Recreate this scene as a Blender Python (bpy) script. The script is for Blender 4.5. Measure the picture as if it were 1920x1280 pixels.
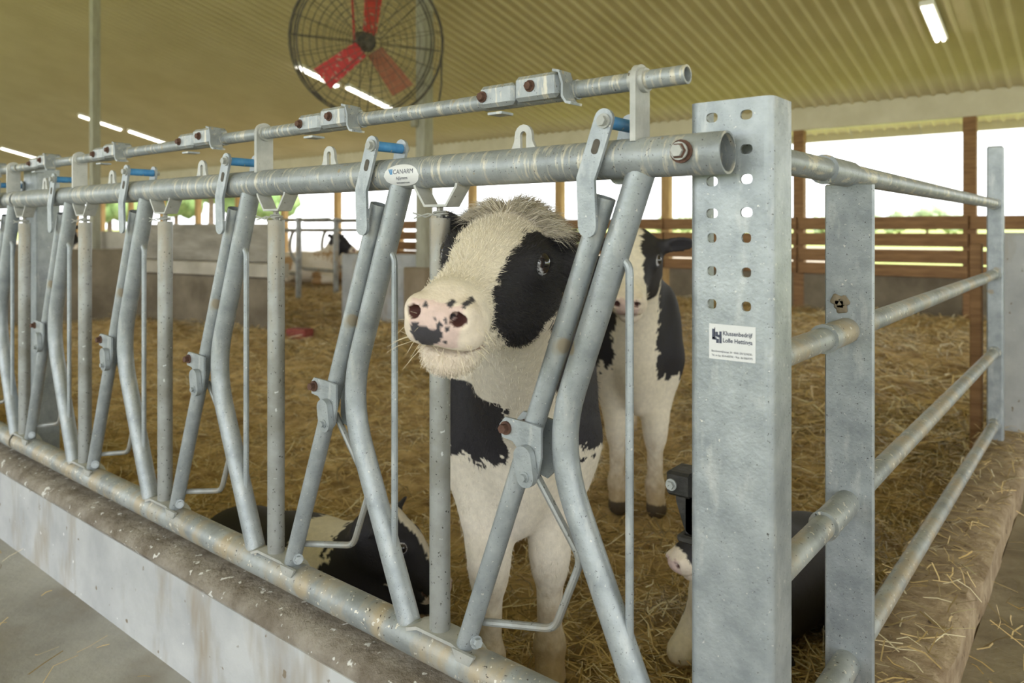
import bpy, math, random
import numpy as np
from mathutils import Vector, Matrix
random.seed(7); rng = np.random.default_rng(7)
for o in list(bpy.data.objects): bpy.data.objects.remove(o)
S = bpy.context.scene; COL = S.collection
# ------------------------------------------------------------------ camera
FPX = 1400.0; YAW = math.radians(38.97); HZ = 428.0
CAM = Vector((0.0, -0.95, 1.15))
cd = bpy.data.cameras.new('camera'); cam = bpy.data.objects.new('camera', cd); COL.objects.link(cam)
cam.location = CAM; cam.rotation_euler = (math.pi/2, 0, YAW)
cd.sensor_width = 36; cd.lens = FPX/1920*36; cd.shift_y = -(640-HZ)/1920
cd.clip_start = 0.02; cd.clip_end = 3000
cd.dof.use_dof = True; cd.dof.focus_distance = 1.32; cd.dof.aperture_fstop = 4.5
S.camera = cam
# ------------------------------------------------------------------ light
S.view_settings.view_transform = 'Standard'; S.view_settings.look = 'None'
S.view_settings.gamma = 1.0; S.view_settings.use_curve_mapping = False
S.view_settings.exposure = 1.72
W = bpy.data.worlds.new('sky'); S.world = W; W.use_nodes = True
W.node_tree.nodes['Background'].inputs[0].default_value = (0.93, 0.97, 1.0, 1)
W.node_tree.nodes['Background'].inputs[1].default_value = 1.0
sl = bpy.data.lights.new('sun', 'SUN'); sl.energy = 3.0; sl.angle = math.radians(8); sl.color = (1, .95, .86)
so = bpy.data.objects.new('sun', sl); COL.objects.link(so)
so.rotation_euler = Vector((-0.62, 0.05, -0.78)).to_track_quat('-Z', 'Y').to_euler()
# ------------------------------------------------------------------ helpers
FWD = Vector((-math.sin(YAW), math.cos(YAW), 0)); RGT = Vector((math.cos(YAW), math.sin(YAW), 0)); UP = Vector((0, 0, 1))
def ray(px, py): return FWD + RGT*((px-960)/FPX) + UP*((HZ-py)/FPX)
def at(px, py, s): return CAM + ray(px, py)*s                       # point at camera depth s
def on_y(px, py, Y): r = ray(px, py); return CAM + r*((Y-CAM.y)/r.y)
def nse(p, sc, seed=0):                                             # cheap smooth value noise, numpy
    p = np.asarray(p, float)*sc + seed*17.31
    i = np.floor(p).astype(np.int64); f = p-i; f = f*f*(3-2*f); r = 0
    for dx in (0, 1):
        for dy in (0, 1):
            for dz in (0, 1):
                h = (i[..., 0]+dx)*374761393 + (i[..., 1]+dy)*668265263 + (i[..., 2]+dz)*2147483647
                h = (h ^ (h >> 13))*1274126177; h = ((h ^ (h >> 16)) & 0xffff)/65535.0
                w = (f[..., 0] if dx else 1-f[..., 0])*(f[..., 1] if dy else 1-f[..., 1])*(f[..., 2] if dz else 1-f[..., 2])
                r = r+w*h
    return r
class G:
    def __init__(s): s.v = []; s.f = []
    def add(s, v, f):
        b = len(s.v); s.v += [tuple(x) for x in v]; s.f += [tuple(i+b for i in q) for q in f]; return s
    def box(s, c, d, bev=0.0, rz=0.0, R=None):
        hx, hy, hz = d[0]/2, d[1]/2, d[2]/2; b = min(bev, hx*.9, hy*.9, hz*.9)
        if b <= 0:
            v = [(x*hx, y*hy, z*hz) for x in (-1, 1) for y in (-1, 1) for z in (-1, 1)]
            f = [(0, 1, 3, 2), (4, 6, 7, 5), (0, 4, 5, 1), (2, 3, 7, 6), (0, 2, 6, 4), (1, 5, 7, 3)]
        else:
            v = []; ix = {}
            for x in (-1, 1):
                for y in (-1, 1):
                    for z in (-1, 1):
                        for a in range(3):
                            p = [x*(hx-b), y*(hy-b), z*(hz-b)]; p[a] = (x, y, z)[a]*(hx, hy, hz)[a]
                            ix[x, y, z, a] = len(v); v.append(tuple(p))
            f = []
            q = [(-1, -1), (1, -1), (1, 1), (-1, 1)]
            for a in range(3):
                o1, o2 = (a+1) % 3, (a+2) % 3
                for sg in (-1, 1):
                    r = []
                    for u, w in q:
                        k = [0, 0, 0]; k[a] = sg; k[o1] = u; k[o2] = w; r.append(ix[k[0], k[1], k[2], a])
                    f.append(tuple(r if sg > 0 else r[::-1]))
                for u in (-1, 1):                                   # edges parallel to axis a
                    for w in (-1, 1):
                        def kk(m, ax):
                            k = [0, 0, 0]; k[a] = m; k[o1] = u; k[o2] = w; return ix[k[0], k[1], k[2], ax]
                        r = (kk(-1, o1), kk(1, o1), kk(1, o2), kk(-1, o2)); f.append(r if u*w < 0 else r[::-1])
            for x in (-1, 1):
                for y in (-1, 1):
                    for z in (-1, 1):
                        r = tuple(ix[x, y, z, a] for a in range(3)); f.append(r if x*y*z > 0 else r[::-1])
        M = R if R is not None else Matrix.Rotation(rz, 3, 'Z'); c = Vector(c)
        return s.add([c+M @ Vector(p) for p in v], f)
    def tube(s, pts, r, seg=14, ri=None, cap=True, flat=None):
        pts = [Vector(p) for p in pts]; n = len(pts); rr = r if isinstance(r, (list, tuple)) else [r]*n
        T = []
        for i in range(n):
            a = (pts[i]-pts[i-1]).normalized() if i else None; b = (pts[i+1]-pts[i]).normalized() if i < n-1 else None
            T.append(((a or b)+(b or a)).normalized())
        u = T[0].orthogonal().normalized() if abs(T[0].z) > .9 else T[0].cross(UP).normalized()
        rings = []; rin = []
        for i in range(n):
            u = (u-T[i]*u.dot(T[i])).normalized(); w = T[i].cross(u)
            k = 1.0
            if 0 < i < n-1:
                c = (pts[i]-pts[i-1]).normalized().dot(T[i]); k = 1/max(c, .5)
            ring = []; ring2 = []
            for j in range(seg):
                a = 2*math.pi*j/seg; d = u*math.cos(a)+w*math.sin(a)*(flat or 1)
                ring.append(pts[i]+d*rr[i]); 
                if ri: ring2.append(pts[i]+d*ri)
            rings.append(ring); rin.append(ring2)
        v = [p for R in rings for p in R]; f = []
        for i in range(n-1):
            for j in range(seg):
                k = (j+1) % seg; f.append((i*seg+j, i*seg+k, (i+1)*seg+k, (i+1)*seg+j))
        if ri:
            o = len(v); v += [p for R in rin for p in R]
            for i in range(n-1):
                for j in range(seg):
                    k = (j+1) % seg; f.append((o+i*seg+k, o+i*seg+j, o+(i+1)*seg+j, o+(i+1)*seg+k))
            for j in range(seg):
                k = (j+1) % seg; e = (n-1)*seg
                f.append((k, j, o+j, o+k)); f.append((e+j, e+k, o+e+k, o+e+j))
        elif cap:
            f.append(tuple(range(seg))[::-1]); f.append(tuple((n-1)*seg+j for j in range(seg)))
        return s.add(v, f)
    def prism(s, poly, t, o, ax, ay, holes=None):                   # polygon in plane (ax, ay), extruded +-t/2 along ax x ay
        ax = Vector(ax); ay = Vector(ay); o = Vector(o); nz = ax.cross(ay).normalized(); n = len(poly)
        v = [o+ax*p[0]+ay*p[1]-nz*t/2 for p in poly]+[o+ax*p[0]+ay*p[1]+nz*t/2 for p in poly]
        f = [tuple(range(n))[::-1], tuple(range(n, 2*n))]+[(i, (i+1) % n, n+(i+1) % n, n+i) for i in range(n)]
        return s.add(v, f)
    def ribbon(s, path, w, t, wd):                                  # flat strip bent along path, width direction wd
        wd = Vector(wd); p = [Vector(q) for q in path]; n = len(p); v = []; f = []
        for i in range(n):
            d = ((p[i]-p[i-1]).normalized() if i else Vector())+((p[i+1]-p[i]).normalized() if i < n-1 else Vector())
            nn = d.normalized().cross(wd).normalized()
            v += [p[i]-wd*w/2-nn*t/2, p[i]+wd*w/2-nn*t/2, p[i]+wd*w/2+nn*t/2, p[i]-wd*w/2+nn*t/2]
        for i in range(n-1):
            for j in range(4):
                k = (j+1) % 4; f.append((i*4+j, i*4+k, i*4+4+k, i*4+4+j))
        f += [(3, 2, 1, 0), (4*n-4, 4*n-3, 4*n-2, 4*n-1)]
        return s.add(v, f)
    def bolt(s, c, ax, r, h):                                       # washer and hexagonal head
        c = Vector(c); ax = Vector(ax).normalized()
        s.tube([c, c+ax*h*.3], r*1.45, 16); return s.tube([c+ax*h*.3, c+ax*h], r, 6)
def fillet(pts, rad, n=6):
    pts = [Vector(p) for p in pts]; out = [pts[0]]
    for i in range(1, len(pts)-1):
        a = (pts[i-1]-pts[i]); b = (pts[i+1]-pts[i]); d = min(rad, a.length*.45, b.length*.45)
        A = pts[i]+a.normalized()*d; B = pts[i]+b.normalized()*d
        for k in range(n+1):
            t = k/n; out.append(A*(1-t)**2+pts[i]*2*t*(1-t)+B*t*t)
    return out+[pts[-1]]
def rect_round(w, h, r, n=5):
    o = []
    for cx, cy, a0 in ((w/2-r, h/2-r, 0), (-w/2+r, h/2-r, 90), (-w/2+r, -h/2+r, 180), (w/2-r, -h/2+r, 270)):
        for k in range(n+1):
            a = math.radians(a0+90*k/n); o.append((cx+r*math.cos(a), cy+r*math.sin(a)))
    return o
def capsule2d(pts, w, n=8):                                         # outline of a strap following a 2D path
    P = [Vector((p[0], p[1])) for p in pts]; L = []; R = []
    for i in range(len(P)):
        d = Vector((0, 0))
        if i: d += (P[i]-P[i-1]).normalized()
        if i < len(P)-1: d += (P[i+1]-P[i]).normalized()
        d.normalize(); q = Vector((-d.y, d.x)); L.append(P[i]+q*w/2); R.append(P[i]-q*w/2)
    def cap(c, d):
        a0 = math.atan2(d.y, d.x)-math.pi/2
        return [c+Vector((math.cos(a0+math.pi*k/n), math.sin(a0+math.pi*k/n)))*w/2 for k in range(1, n)]
    return [tuple(p) for p in R+cap(P[-1], (P[-1]-P[-2]).normalized())+L[::-1]+cap(P[0], (P[0]-P[1]).normalized())]
def mesh(name, g, m, smooth=35):
    me = bpy.data.meshes.new(name); me.from_pydata([tuple(v) for v in g.v], [], g.f); me.validate()
    me.materials.append(m)
    if smooth: me.shade_smooth(); me.set_sharp_from_angle(angle=math.radians(smooth))
    return me
def fast_mesh(name, v, f, m, col=None, smooth=True):                # numpy arrays; f (n,4) or (n,3)
    me = bpy.data.meshes.new(name); k = f.shape[1]
    me.vertices.add(len(v)); me.vertices.foreach_set('co', np.ascontiguousarray(v, np.float32).ravel())
    me.loops.add(f.size); me.loops.foreach_set('vertex_index', np.ascontiguousarray(f, np.int32).ravel())
    me.polygons.add(len(f)); me.polygons.foreach_set('loop_start', np.arange(0, f.size, k, dtype=np.int32))
    me.update(calc_edges=True); me.validate()
    if col is not None:
        a = me.color_attributes.new('tint', 'FLOAT_COLOR', 'POINT')
        a.data.foreach_set('color', np.c_[col, np.ones(len(col))].astype(np.float32).ravel())
    if smooth: me.shade_smooth()
    me.materials.append(m); return me
def link(name, data, parent=None, loc=(0, 0, 0)):
    o = bpy.data.objects.new(name, data); COL.objects.link(o); o.parent = parent; o.location = loc; return o
def thing(name, label, cat, loc=(0, 0, 0), group=None, data=None):
    o = link(name, data, None, loc); o['label'] = label; o['category'] = cat
    if group: o['group'] = group
    return o
def struct(name, data, label=None, loc=(0, 0, 0)):
    o = link(name, data, None, loc); o['kind'] = 'structure'
    if label: o['label'] = label
    return o
def part(name, g, m, parent, label=None, smooth=35, at0=True):      # g in world coordinates
    o = link(name, mesh(name, g, m, smooth) if isinstance(g, G) else g, parent)
    w = Vector()
    q = parent
    while q: w += Vector(q.location); q = q.parent
    o.location = -w
    if label: o['label'] = label
    return o
# ------------------------------------------------------------------ materials
def N(nt, t, **k):
    n = nt.nodes.new(t)
    for a, b in k.items(): setattr(n, a, b)
    return n
def material(name, c1, c2=None, rough=.6, metal=0.0, scale=8.0, detail=6, bump=0.0, bscale=None, specks=None, streak=None, attr=None, lo=.35, hi=.65, stretch=None, emit=None, spec=.5):
    m = bpy.data.materials.new(name); m.use_nodes = True; nt = m.node_tree; b = nt.nodes['Principled BSDF']; L = nt.links.new
    b.inputs['Roughness'].default_value = rough; b.inputs['Metallic'].default_value = metal; b.inputs['Specular IOR Level'].default_value = spec
    tc = N(nt, 'ShaderNodeTexCoord'); vec = tc.outputs['Object']
    if stretch:
        mp = N(nt, 'ShaderNodeMapping'); mp.inputs['Scale'].default_value = stretch; L(vec, mp.inputs['Vector']); vec = mp.outputs['Vector']
    def noise(sc, det=detail, v=None):
        n = N(nt, 'ShaderNodeTexNoise'); n.inputs['Scale'].default_value = sc; n.inputs['Detail'].default_value = det; n.inputs['Roughness'].default_value = .6
        L(v or vec, n.inputs['Vector']); return n.outputs['Fac']
    def ramp(x, a, c):
        r = N(nt, 'ShaderNodeMapRange'); r.inputs['From Min'].default_value = a; r.inputs['From Max'].default_value = c; L(x, r.inputs['Value']); return r.outputs['Result']
    def mix(fac, a, c):
        x = N(nt, 'ShaderNodeMix', data_type='RGBA'); L(fac, x.inputs['Factor'])
        for sck, val in ((x.inputs['A'], a), (x.inputs['B'], c)):
            if isinstance(val, tuple): sck.default_value = (*val, 1)
            else: L(val, sck)
        return x.outputs['Result']
    if attr:
        a = N(nt, 'ShaderNodeAttribute', attribute_name=attr); col = a.outputs['Color']
    else: col = None
    if c2 is not None:
        fac = ramp(noise(scale), lo, hi); 
        if col is None: col = mix(fac, c1, c2)
        else:
            x = N(nt, 'ShaderNodeMix', data_type='RGBA', blend_type='MULTIPLY'); x.inputs['Factor'].default_value = 1
            L(col, x.inputs['A']); L(mix(fac, c1, c2), x.inputs['B']); col = x.outputs['Result']
    if streak:                                                      # (colour, scale, lo, hi, stretch)
        mp = N(nt, 'ShaderNodeMapping'); mp.inputs['Scale'].default_value = streak[4]; L(tc.outputs['Object'], mp.inputs['Vector'])
        col = mix(ramp(noise(streak[1], 4, mp.outputs['Vector']), streak[2], streak[3]), col or c1, streak[0])
    if specks:
        for sc, th, c in specks:
            col = mix(ramp(noise(sc, 2, tc.outputs['Object']), th, th+.03), col or c1, c)
    if col is None: b.inputs['Base Color'].default_value = (*c1, 1)
    else: L(col, b.inputs['Base Color'])
    if bump:
        bn = N(nt, 'ShaderNodeBump'); bn.inputs['Strength'].default_value = bump; bn.inputs['Distance'].default_value = .01
        L(noise(bscale or scale*3), bn.inputs['Height']); L(bn.outputs['Normal'], b.inputs['Normal'])
    if emit: b.inputs['Emission Color'].default_value = (*emit[0], 1); b.inputs['Emission Strength'].default_value = emit[1]
    return m
DIRT = (.30, .24, .15)
M = {}
M['galv'] = material('galvanised_steel', (.27, .30, .32), (.43, .465, .485), .42, .4, 22, bump=.12, bscale=140, lo=.3, hi=.7, streak=((.52, .54, .54), 26, .58, .74, (1, 1, .3)), specks=[(300, .675, (.09, .09, .09)), (130, .70, (.62, .62, .59)), (9, .70, (.34, .30, .23))])
M['galv_rail'] = material('galvanised_steel_soiled', (.25, .275, .29), (.42, .45, .465), .45, .35, 16, bump=.15, bscale=110, lo=.3, hi=.7,
    streak=((.62, .59, .50), 34, .53, .63, (3.2, .5, .5)), specks=[(260, .67, (.07, .065, .06)), (30, .69, (.40, .34, .24))])
M['galv_low'] = material('galvanised_steel_muddy', (.24, .26, .26), (.42, .445, .44), .5, .3, 12, bump=.15, bscale=70,
    streak=((.42, .355, .25), 9, .46, .64, (1.5, .8, .8)), specks=[(80, .65, (.66, .63, .55)), (120, .68, (.08, .07, .06))])
M['galv_old'] = material('galvanised_steel_worn', (.25, .25, .23), (.41, .43, .43), .42, .4, 9, bump=.1, bscale=90, streak=((.33, .27, .18), 8, .50, .68, (1, 1, .25)), specks=[(130, .67, (.08, .08, .07)), (60, .70, (.6, .62, .62))])
M['galv_white'] = material('galvanised_strap', (.38, .39, .37), (.55, .55, .52), .5, .25, 18, bump=.1, bscale=120, specks=[(90, .7, (.2, .18, .15))])
M['rust'] = material('rusted_bolt', (.075, .036, .026), (.16, .085, .06), .8, .2, 60, bump=.3)
M['blue'] = material('blue_plastic', (.05, .24, .55), (.10, .33, .62), .45, 0, 40, specks=[(60, .66, (.45, .42, .36))])
M['black'] = material('black_iron', (.015, .015, .014), (.05, .045, .04), .5, .3, 30, bump=.2)
M['white_sticker'] = material('white_vinyl', (.78, .79, .80), (.70, .71, .72), .4, 0, 12)
M['ink'] = material('dark_print', (.06, .07, .11), None, .5)
M['ink_blue'] = material('blue_print', (.05, .25, .5), None, .5)
M['concrete'] = material('pale_concrete', (.38, .39, .40), (.52, .53, .53), .85, 0, 5, bump=.15, bscale=60, streak=((.30, .245, .17), 4.5, .52, .74, (1.6, 1, .45)), specks=[(30, .69, (.22, .18, .13)), (45, .73, (.8, .8, .78))])
M['concrete_top'] = material('rough_soiled_concrete', (.17, .14, .105), (.34, .305, .255), .9, 0, 14, bump=.9, bscale=60, specks=[(40, .64, (.68, .67, .63))])
M['alley'] = material('alley_concrete', (.30, .29, .27), (.44, .43, .40), .85, 0, 3.5, bump=.2, bscale=50, streak=((.22, .18, .13), 2, .52, .72, (1, 1, 1)))
M['dirt'] = material('trodden_dirt', (.20, .16, .11), (.36, .31, .23), .95, 0, 6, bump=.5, bscale=40)
M['curb_dirt'] = material('straw_crusted_concrete', (.27, .19, .115), (.50, .39, .26), .95, 0, 16, bump=1.0, bscale=50, specks=[(25, .68, (.12, .08, .05))])
M['straw_bed'] = material('packed_straw', (.30, .19, .08), (.74, .55, .28), .9, 0, 9, bump=.9, bscale=55)
M['straw'] = material('straw_stalks', (.8, .8, .8), (1, 1, 1), .5, 0, 30, attr='tint')
M['ceil'] = material('cream_steel_liner', (.64, .565, .34), (.71, .635, .40), .8, 0, 1.2, spec=.08)
M['cream'] = material('cream_trim', (.60, .55, .40), (.68, .63, .48), .6, 0, 3)
M['wood'] = material('weathered_brown_wood', (.20, .105, .045), (.34, .19, .085), .8, 0, 3, bump=.3, stretch=(1, 6, 10))
M['wood_post'] = material('pine_post', (.42, .26, .10), (.56, .37, .16), .75, 0, 4, bump=.2, stretch=(6, 6, 1))
M['grey_post'] = material('grey_painted_column', (.30, .29, .22), (.40, .39, .31), .7, 0, 5, stretch=(4, 4, 1))
M['dark_conc'] = material('stained_concrete', (.13, .105, .07), (.24, .20, .14), .9, 0, 2.5, bump=.3)
M['pier'] = material('brown_concrete_pier', (.22, .17, .11), (.30, .24, .17), .9, 0, 4, bump=.2)
M['bunk'] = material('grey_boards', (.20, .18, .145), (.34, .31, .26), .8, 0, 2.5, bump=.2, stretch=(1, 1, 4))
M['bunk_light'] = material('pale_boards', (.34, .31, .25), (.48, .44, .37), .8, 0, 3)
M['lamp'] = material('lit_tube', (1, 1, 1), None, .4, emit=((1, .95, .82), 2.2))
M['lamp_body'] = material('lamp_housing', (.85, .84, .8), None, .5)
M['wire'] = material('dusty_black_wire', (.06, .055, .05), (.16, .14, .11), .7, .3, 20)
M['net'] = material('grey_netting', (.5, .5, .5), None, .7)
M['fan_red'] = material('red_fan_blade', (.45, .02, .03), (.55, .05, .05), .5, 0, 10, specks=[(18, .6, (.42, .28, .22))])
M['fan_backlit'] = material('backlit_red_fan_blade', (.36, .13, .08), (.45, .20, .12), .6, 0, 12)  # light coming through the red blade, put into a browner colour
M['grass'] = material('sunlit_grass', (.20, .25, .05), (.33, .36, .10), .9, 0, .8)
M['leaf'] = material('tree_foliage', (.11, .20, .06), (.24, .34, .13), .8, 0, 1.2, bump=.5)
M['leaf_far'] = material('hazy_foliage', (.30, .37, .24), (.44, .50, .36), .9, 0, 1.2)  # paler greens, distance haze put into the colour
M['bark'] = material('bark', (.12, .09, .06), (.2, .15, .1), .9, 0, 6)
M['plastic'] = material('white_silage_plastic', (.75, .76, .78), (.86, .87, .88), .45, 0, 3, bump=.2)
M['hide'] = material('calf_hide', (.86, .86, .86), (1, 1, 1), .62, 0, 60, bump=.25, bscale=220, attr='tint', spec=.3)
M['fur'] = material('calf_fur', (.9, .9, .9), (1, 1, 1), .6, 0, 40, attr='tint', spec=.3)
M['eye'] = material('eyeball', (.5, .5, .5), None, .04, attr='tint', spec=.8)
M['whisker'] = material('pale_whisker', (.75, .66, .48), None, .5)
M['brick'] = material('red_mineral_block', (.22, .04, .03), (.30, .08, .06), .8, 0, 12)
M['rubber'] = material('black_rubber', (.03, .03, .03), None, .7)

# ================================================================== SETTING
YB = 9.45                     # back wall
SL = .25                      # ceiling pitch
def ceil_z(Y): return 2.78+SL*(YB-Y)
def on_ceil(px, py):
    r = ray(px, py); s = (2.78+SL*(YB-CAM.y)-CAM.z)/(r.z+SL*r.y); return CAM+r*s
def straw_z(x, y):
    p = np.stack([np.asarray(x, float), np.asarray(y, float), np.zeros_like(np.asarray(x, float))], -1)
    d = np.clip((np.asarray(y)-.3)/6, 0, 1)
    return -.02+.10*d+.10*(nse(p, 1.3)-.5)+.07*(nse(p, 4, 3)-.5)+.035*(nse(p, 11, 5)-.5)
# alley floor (front), side alley, ground under pen
g = G(); g.box((-12, -4.5, .036), (60, 9.2, .1)); struct('floor', mesh('floor', g, M['alley'], 0), 'grey concrete feed alley floor')
g = G(); g.box((3.2, 4.78, .1), (6.936, 9.3, .1)); struct('floor_side', mesh('floor_side', g, M['dirt'], 0), 'trodden dirt alley beside the pen curb')
g = G(); g.box((-27, 4.8, -.17), (30, 9.4, .1)); struct('floor_stalls', mesh('floor_stalls', g, M['dirt'], 0), 'dim soiled floor of the far stalls')
g = G(); g.box((-6.5, 4.8, -.19), (13, 9.4, .1)); struct('floor_base', mesh('floor_base', g, M['dirt'], 0), 'earth under the straw')
g = G(); g.box((9.4, 4.78, .1), (5.4, 9.3, .1)); struct('floor_side_far', mesh('floor_side_far', g, M['dirt'], 0), 'trodden dirt at the barn end')
# straw bed
def straw_patch(x0, x1, y0, y1, st):
    nx = int((x1-x0)/st)+1; ny = int((y1-y0)/st)+1
    X, Y = np.meshgrid(np.linspace(x0, x1, nx), np.linspace(y0, y1, ny), indexing='ij')
    v = np.stack([X, Y, straw_z(X, Y)], -1).reshape(-1, 3); i = np.arange(nx*ny).reshape(nx, ny)
    f = np.stack([i[:-1, :-1], i[1:, :-1], i[1:, 1:], i[:-1, 1:]], -1).reshape(-1, 4); return v, f
va, fa = straw_patch(-15, -.42, .06, YB, .045)
sb = struct('floor_straw', fast_mesh('floor_straw', va, fa, M['straw_bed']), 'deep golden straw bedding in the pen')
def strands(n, xs, ys, lmin, lmax, wid, dz, zf=straw_z):
    x = xs(n); y = ys(n); L = rng.uniform(lmin, lmax, n); a = rng.uniform(0, 2*np.pi, n); tilt = rng.normal(0, .28, n)
    z = zf(x, y)+rng.uniform(0, dz, n)
    d = np.stack([np.cos(a)*np.cos(tilt), np.sin(a)*np.cos(tilt), np.sin(tilt)], -1)
    sd = np.stack([-np.sin(a), np.cos(a), rng.normal(0, .5, n)], -1); sd /= np.linalg.norm(sd, axis=1)[:, None]
    c = np.stack([x, y, z], -1); bend = rng.normal(0, .12, n)[:, None]*L[:, None]*sd; bend[:, 2] += .04*L
    w = (wid*rng.uniform(.6, 1.3, n))[:, None]*sd/2
    p0 = c-d*L[:, None]/2; p1 = c+bend; p2 = c+d*L[:, None]/2
    v = np.stack([p0-w, p0+w, p1-w, p1+w, p2-w, p2+w], 1).reshape(-1, 3)
    b = np.arange(n)[:, None]*6; f = np.concatenate([b+np.array([0, 1, 3, 2]), b+np.array([2, 3, 5, 4])])
    t = rng.random(n); base = np.array([.62, .43, .17])[None]*(1-t[:, None])+np.array([.86, .67, .36])[None]*t[:, None]
    dk = rng.random(n) < .32; base[dk] *= .42; pale = rng.random(n) < .14; base[pale] = (.92, .82, .58)
    return v, f, np.repeat(base, 6, 0)
def ypow(y0, y1, k): return lambda n: y0+(y1-y0)*rng.random(n)**k
def xnear(n): return -.46-14.3*rng.random(n)**1.5
A = strands(80000, xnear, ypow(.12, 4.2, 1.25), .04, .15, .0036, .035)
B = strands(30000, lambda n: -.46-12*rng.random(n), ypow(3.0, 9.3, 1), .10, .30, .008, .03)
vv = np.concatenate([A[0], B[0]]); ff = np.concatenate([A[1], B[1]+len(A[0])]); cc = np.concatenate([A[2], B[2]])
o = thing('straw_bedding', 'loose golden straw stalks strewn over the pen floor', 'straw', data=fast_mesh('straw_bedding', vv, ff, M['straw'], cc)); o['kind'] = 'stuff'
def flat_z(h): return lambda x, y: np.full(len(x), h)
A = strands(500, lambda n: rng.uniform(-6, .6, n), lambda n: rng.uniform(-1.2, -.09, n), .03, .12, .003, .004, flat_z(.089))
B = strands(900, lambda n: rng.uniform(-.25, .5, n), lambda n: rng.uniform(0, 5, n), .04, .16, .003, .006, flat_z(.152))
C_ = strands(700, lambda n: rng.uniform(-.46, -.28, n), lambda n: rng.uniform(.1, 3.2, n), .03, .10, .003, .004, flat_z(.253))
vv = np.concatenate([A[0], B[0], C_[0]]); ff = np.concatenate([A[1], B[1]+len(A[0]), C_[1]+len(A[0])+len(B[0])]); cc = np.concatenate([A[2], B[2], C_[2]])
o = thing('spilled_straw', 'scattered straw bits on the alley floor and the curb', 'straw', data=fast_mesh('spilled_straw', vv, ff, M['straw'], cc)); o['kind'] = 'stuff'
# front curb: smooth face, rough rounded top
prof = [(-.062, .03), (-.062, .315), (-.056, .335), (-.040, .350), (.10, .352), (.12, .33), (.12, -.1)]
def extr(prof, x0, x1, n, jit=0.0, axis='x'):
    g = G(); k = len(prof); v = []
    for i in range(n+1):
        x = x0+(x1-x0)*i/n
        for j, (y, z) in enumerate(prof):
            q = jit*(float(nse(np.array([[x*9, y*30, z*30]]), 1)[0])-.5) if jit and 1 <= j <= k-2 else 0
            v.append((x, y-q, z+q*.6) if axis == 'x' else (y+q, x, z+q*.6))
    f = []
    for i in range(n):
        for j in range(k-1): f.append((i*k+j, (i+1)*k+j, (i+1)*k+j+1, i*k+j+1)[::(1 if axis == 'x' else -1)])
    f += [tuple(range(k)), tuple(n*k+j for j in range(k))[::-1]]
    return g.add(v, f)
wf = struct('wall_front', mesh('wall_front', extr([(-.062, .03), (-.062, .312), (-.05, .315), (.118, .315), (.118, -.1)], -14, -.268, 2), M['concrete'], 20), 'pale concrete curb wall under the feed fence')
top = link('curb_cap', mesh('curb_cap', extr([(-.060, .3125), (-.0635, .322), (-.055, .338), (-.040, .349), (.0, .353), (.09, .352), (.117, .33), (.117, .3125)], -9, -.268, 300, .012), M['concrete_top'], 60), wf); top['label'] = 'rough soiled rounded top of the curb'
ws = struct('wall_side', mesh('wall_side', extr([(-.268, .0), (-.268, .235), (-.285, .25), (-.45, .252), (-.47, .235), (-.47, -.1)], .12, 4.3, 90, .014, 'y'), M['curb_dirt'], 50), 'straw-crusted concrete curb under the side rails')
# ceiling: ribbed steel liner on both slopes
def ribbed(x0, x1, ya, za, yb, zb, pitch=.155):
    n = int((x1-x0)/pitch); xs = []; hs = []
    for i in range(n):
        b = x0+i*pitch
        for dx, h in ((0, 0), (.085, 0), (.102, .022), (.128, .022), (.145, 0)): xs.append(b+dx); hs.append(h)
    xs = np.array(xs); hs = np.array(hs); m = len(xs)
    v = np.concatenate([np.stack([xs, np.full(m, ya), za-hs], -1), np.stack([xs, np.full(m, yb), zb-hs], -1)])
    i = np.arange(m-1); f = np.stack([i, i+m, i+m+1, i+1], -1); return v, f
RY = -3.0
v1, f1 = ribbed(-42, 12, YB+1.0, ceil_z(YB+1.0), RY, ceil_z(RY)); v2, f2 = ribbed(-42, 12, RY, ceil_z(RY), -7.5, ceil_z(RY)-SL*4.5)
struct('ceiling', fast_mesh('ceiling', np.concatenate([v1, v2]), np.concatenate([f1, f2+len(v1)]), M['ceil'], smooth=False), 'cream ribbed steel ceiling sloping to the eave')
g = G(); g.box((-15, YB+1.0, 2.49), (54, .04, .14)); g.box((-15, YB, 2.65), (54, .10, .34), .01)
struct('trim_1', mesh('trim_1', g, M['cream'], 0), 'cream header beam along the eave')
g = G(); g.box((-42, 1.5, 3), (.1, 18.5, 7)); struct('wall_left', mesh('wall_left', g, M['bunk'], 0), 'far end wall of the barn')
# back wall: concrete base, planks with gaps, posts, netting
g = G(); g.box((-4.5, YB+.05, .23), (13, .16, .70), .01)
wb = struct('wall_back', mesh('wall_back', g, M['dark_conc'], 0), 'stained low concrete wall behind the pen')
g = G(); g.box((-26.5, YB+.05, .22), (31, .16, .66), .01)
wb2 = struct('wall_back_far', mesh('wall_back_far', g, M['bunk'], 0), 'low grey concrete wall beyond the stalls')
px0 = -1.36
postx = [px0-2.005*k for k in range(-2, 18)]
gp = G(); gp.box((0, 0, 1.24), (.14, .13, 2.5), .006); pm = mesh('post', gp, M['wood_post'], 0)
gp2 = G(); gp2.box((0, 0, 1.24), (.14, .13, 2.5), .006); pm2 = mesh('post', gp2, M['wood'], 0)
for i, x in enumerate(postx):
    link('post', pm2 if x > -4 else pm, wb if x > -11 else wb2, (x, YB+.02, 0))
for x in [v for v in postx if v > -11]:
    for zt, hgt in ((1.30, .165), (1.09, .165), (.885, .165), (.70, .15)):
        g = G(); L_ = 2.0
        g.box((0, 0, 0), (L_-.02, .045, hgt), .004, R=Matrix.Rotation(random.uniform(-.004, .004), 3, 'Y'))
        link('plank', mesh('plank', g, M['wood'], 0), wb, (x-1.0, YB-.075, zt-hgt/2))
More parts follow.
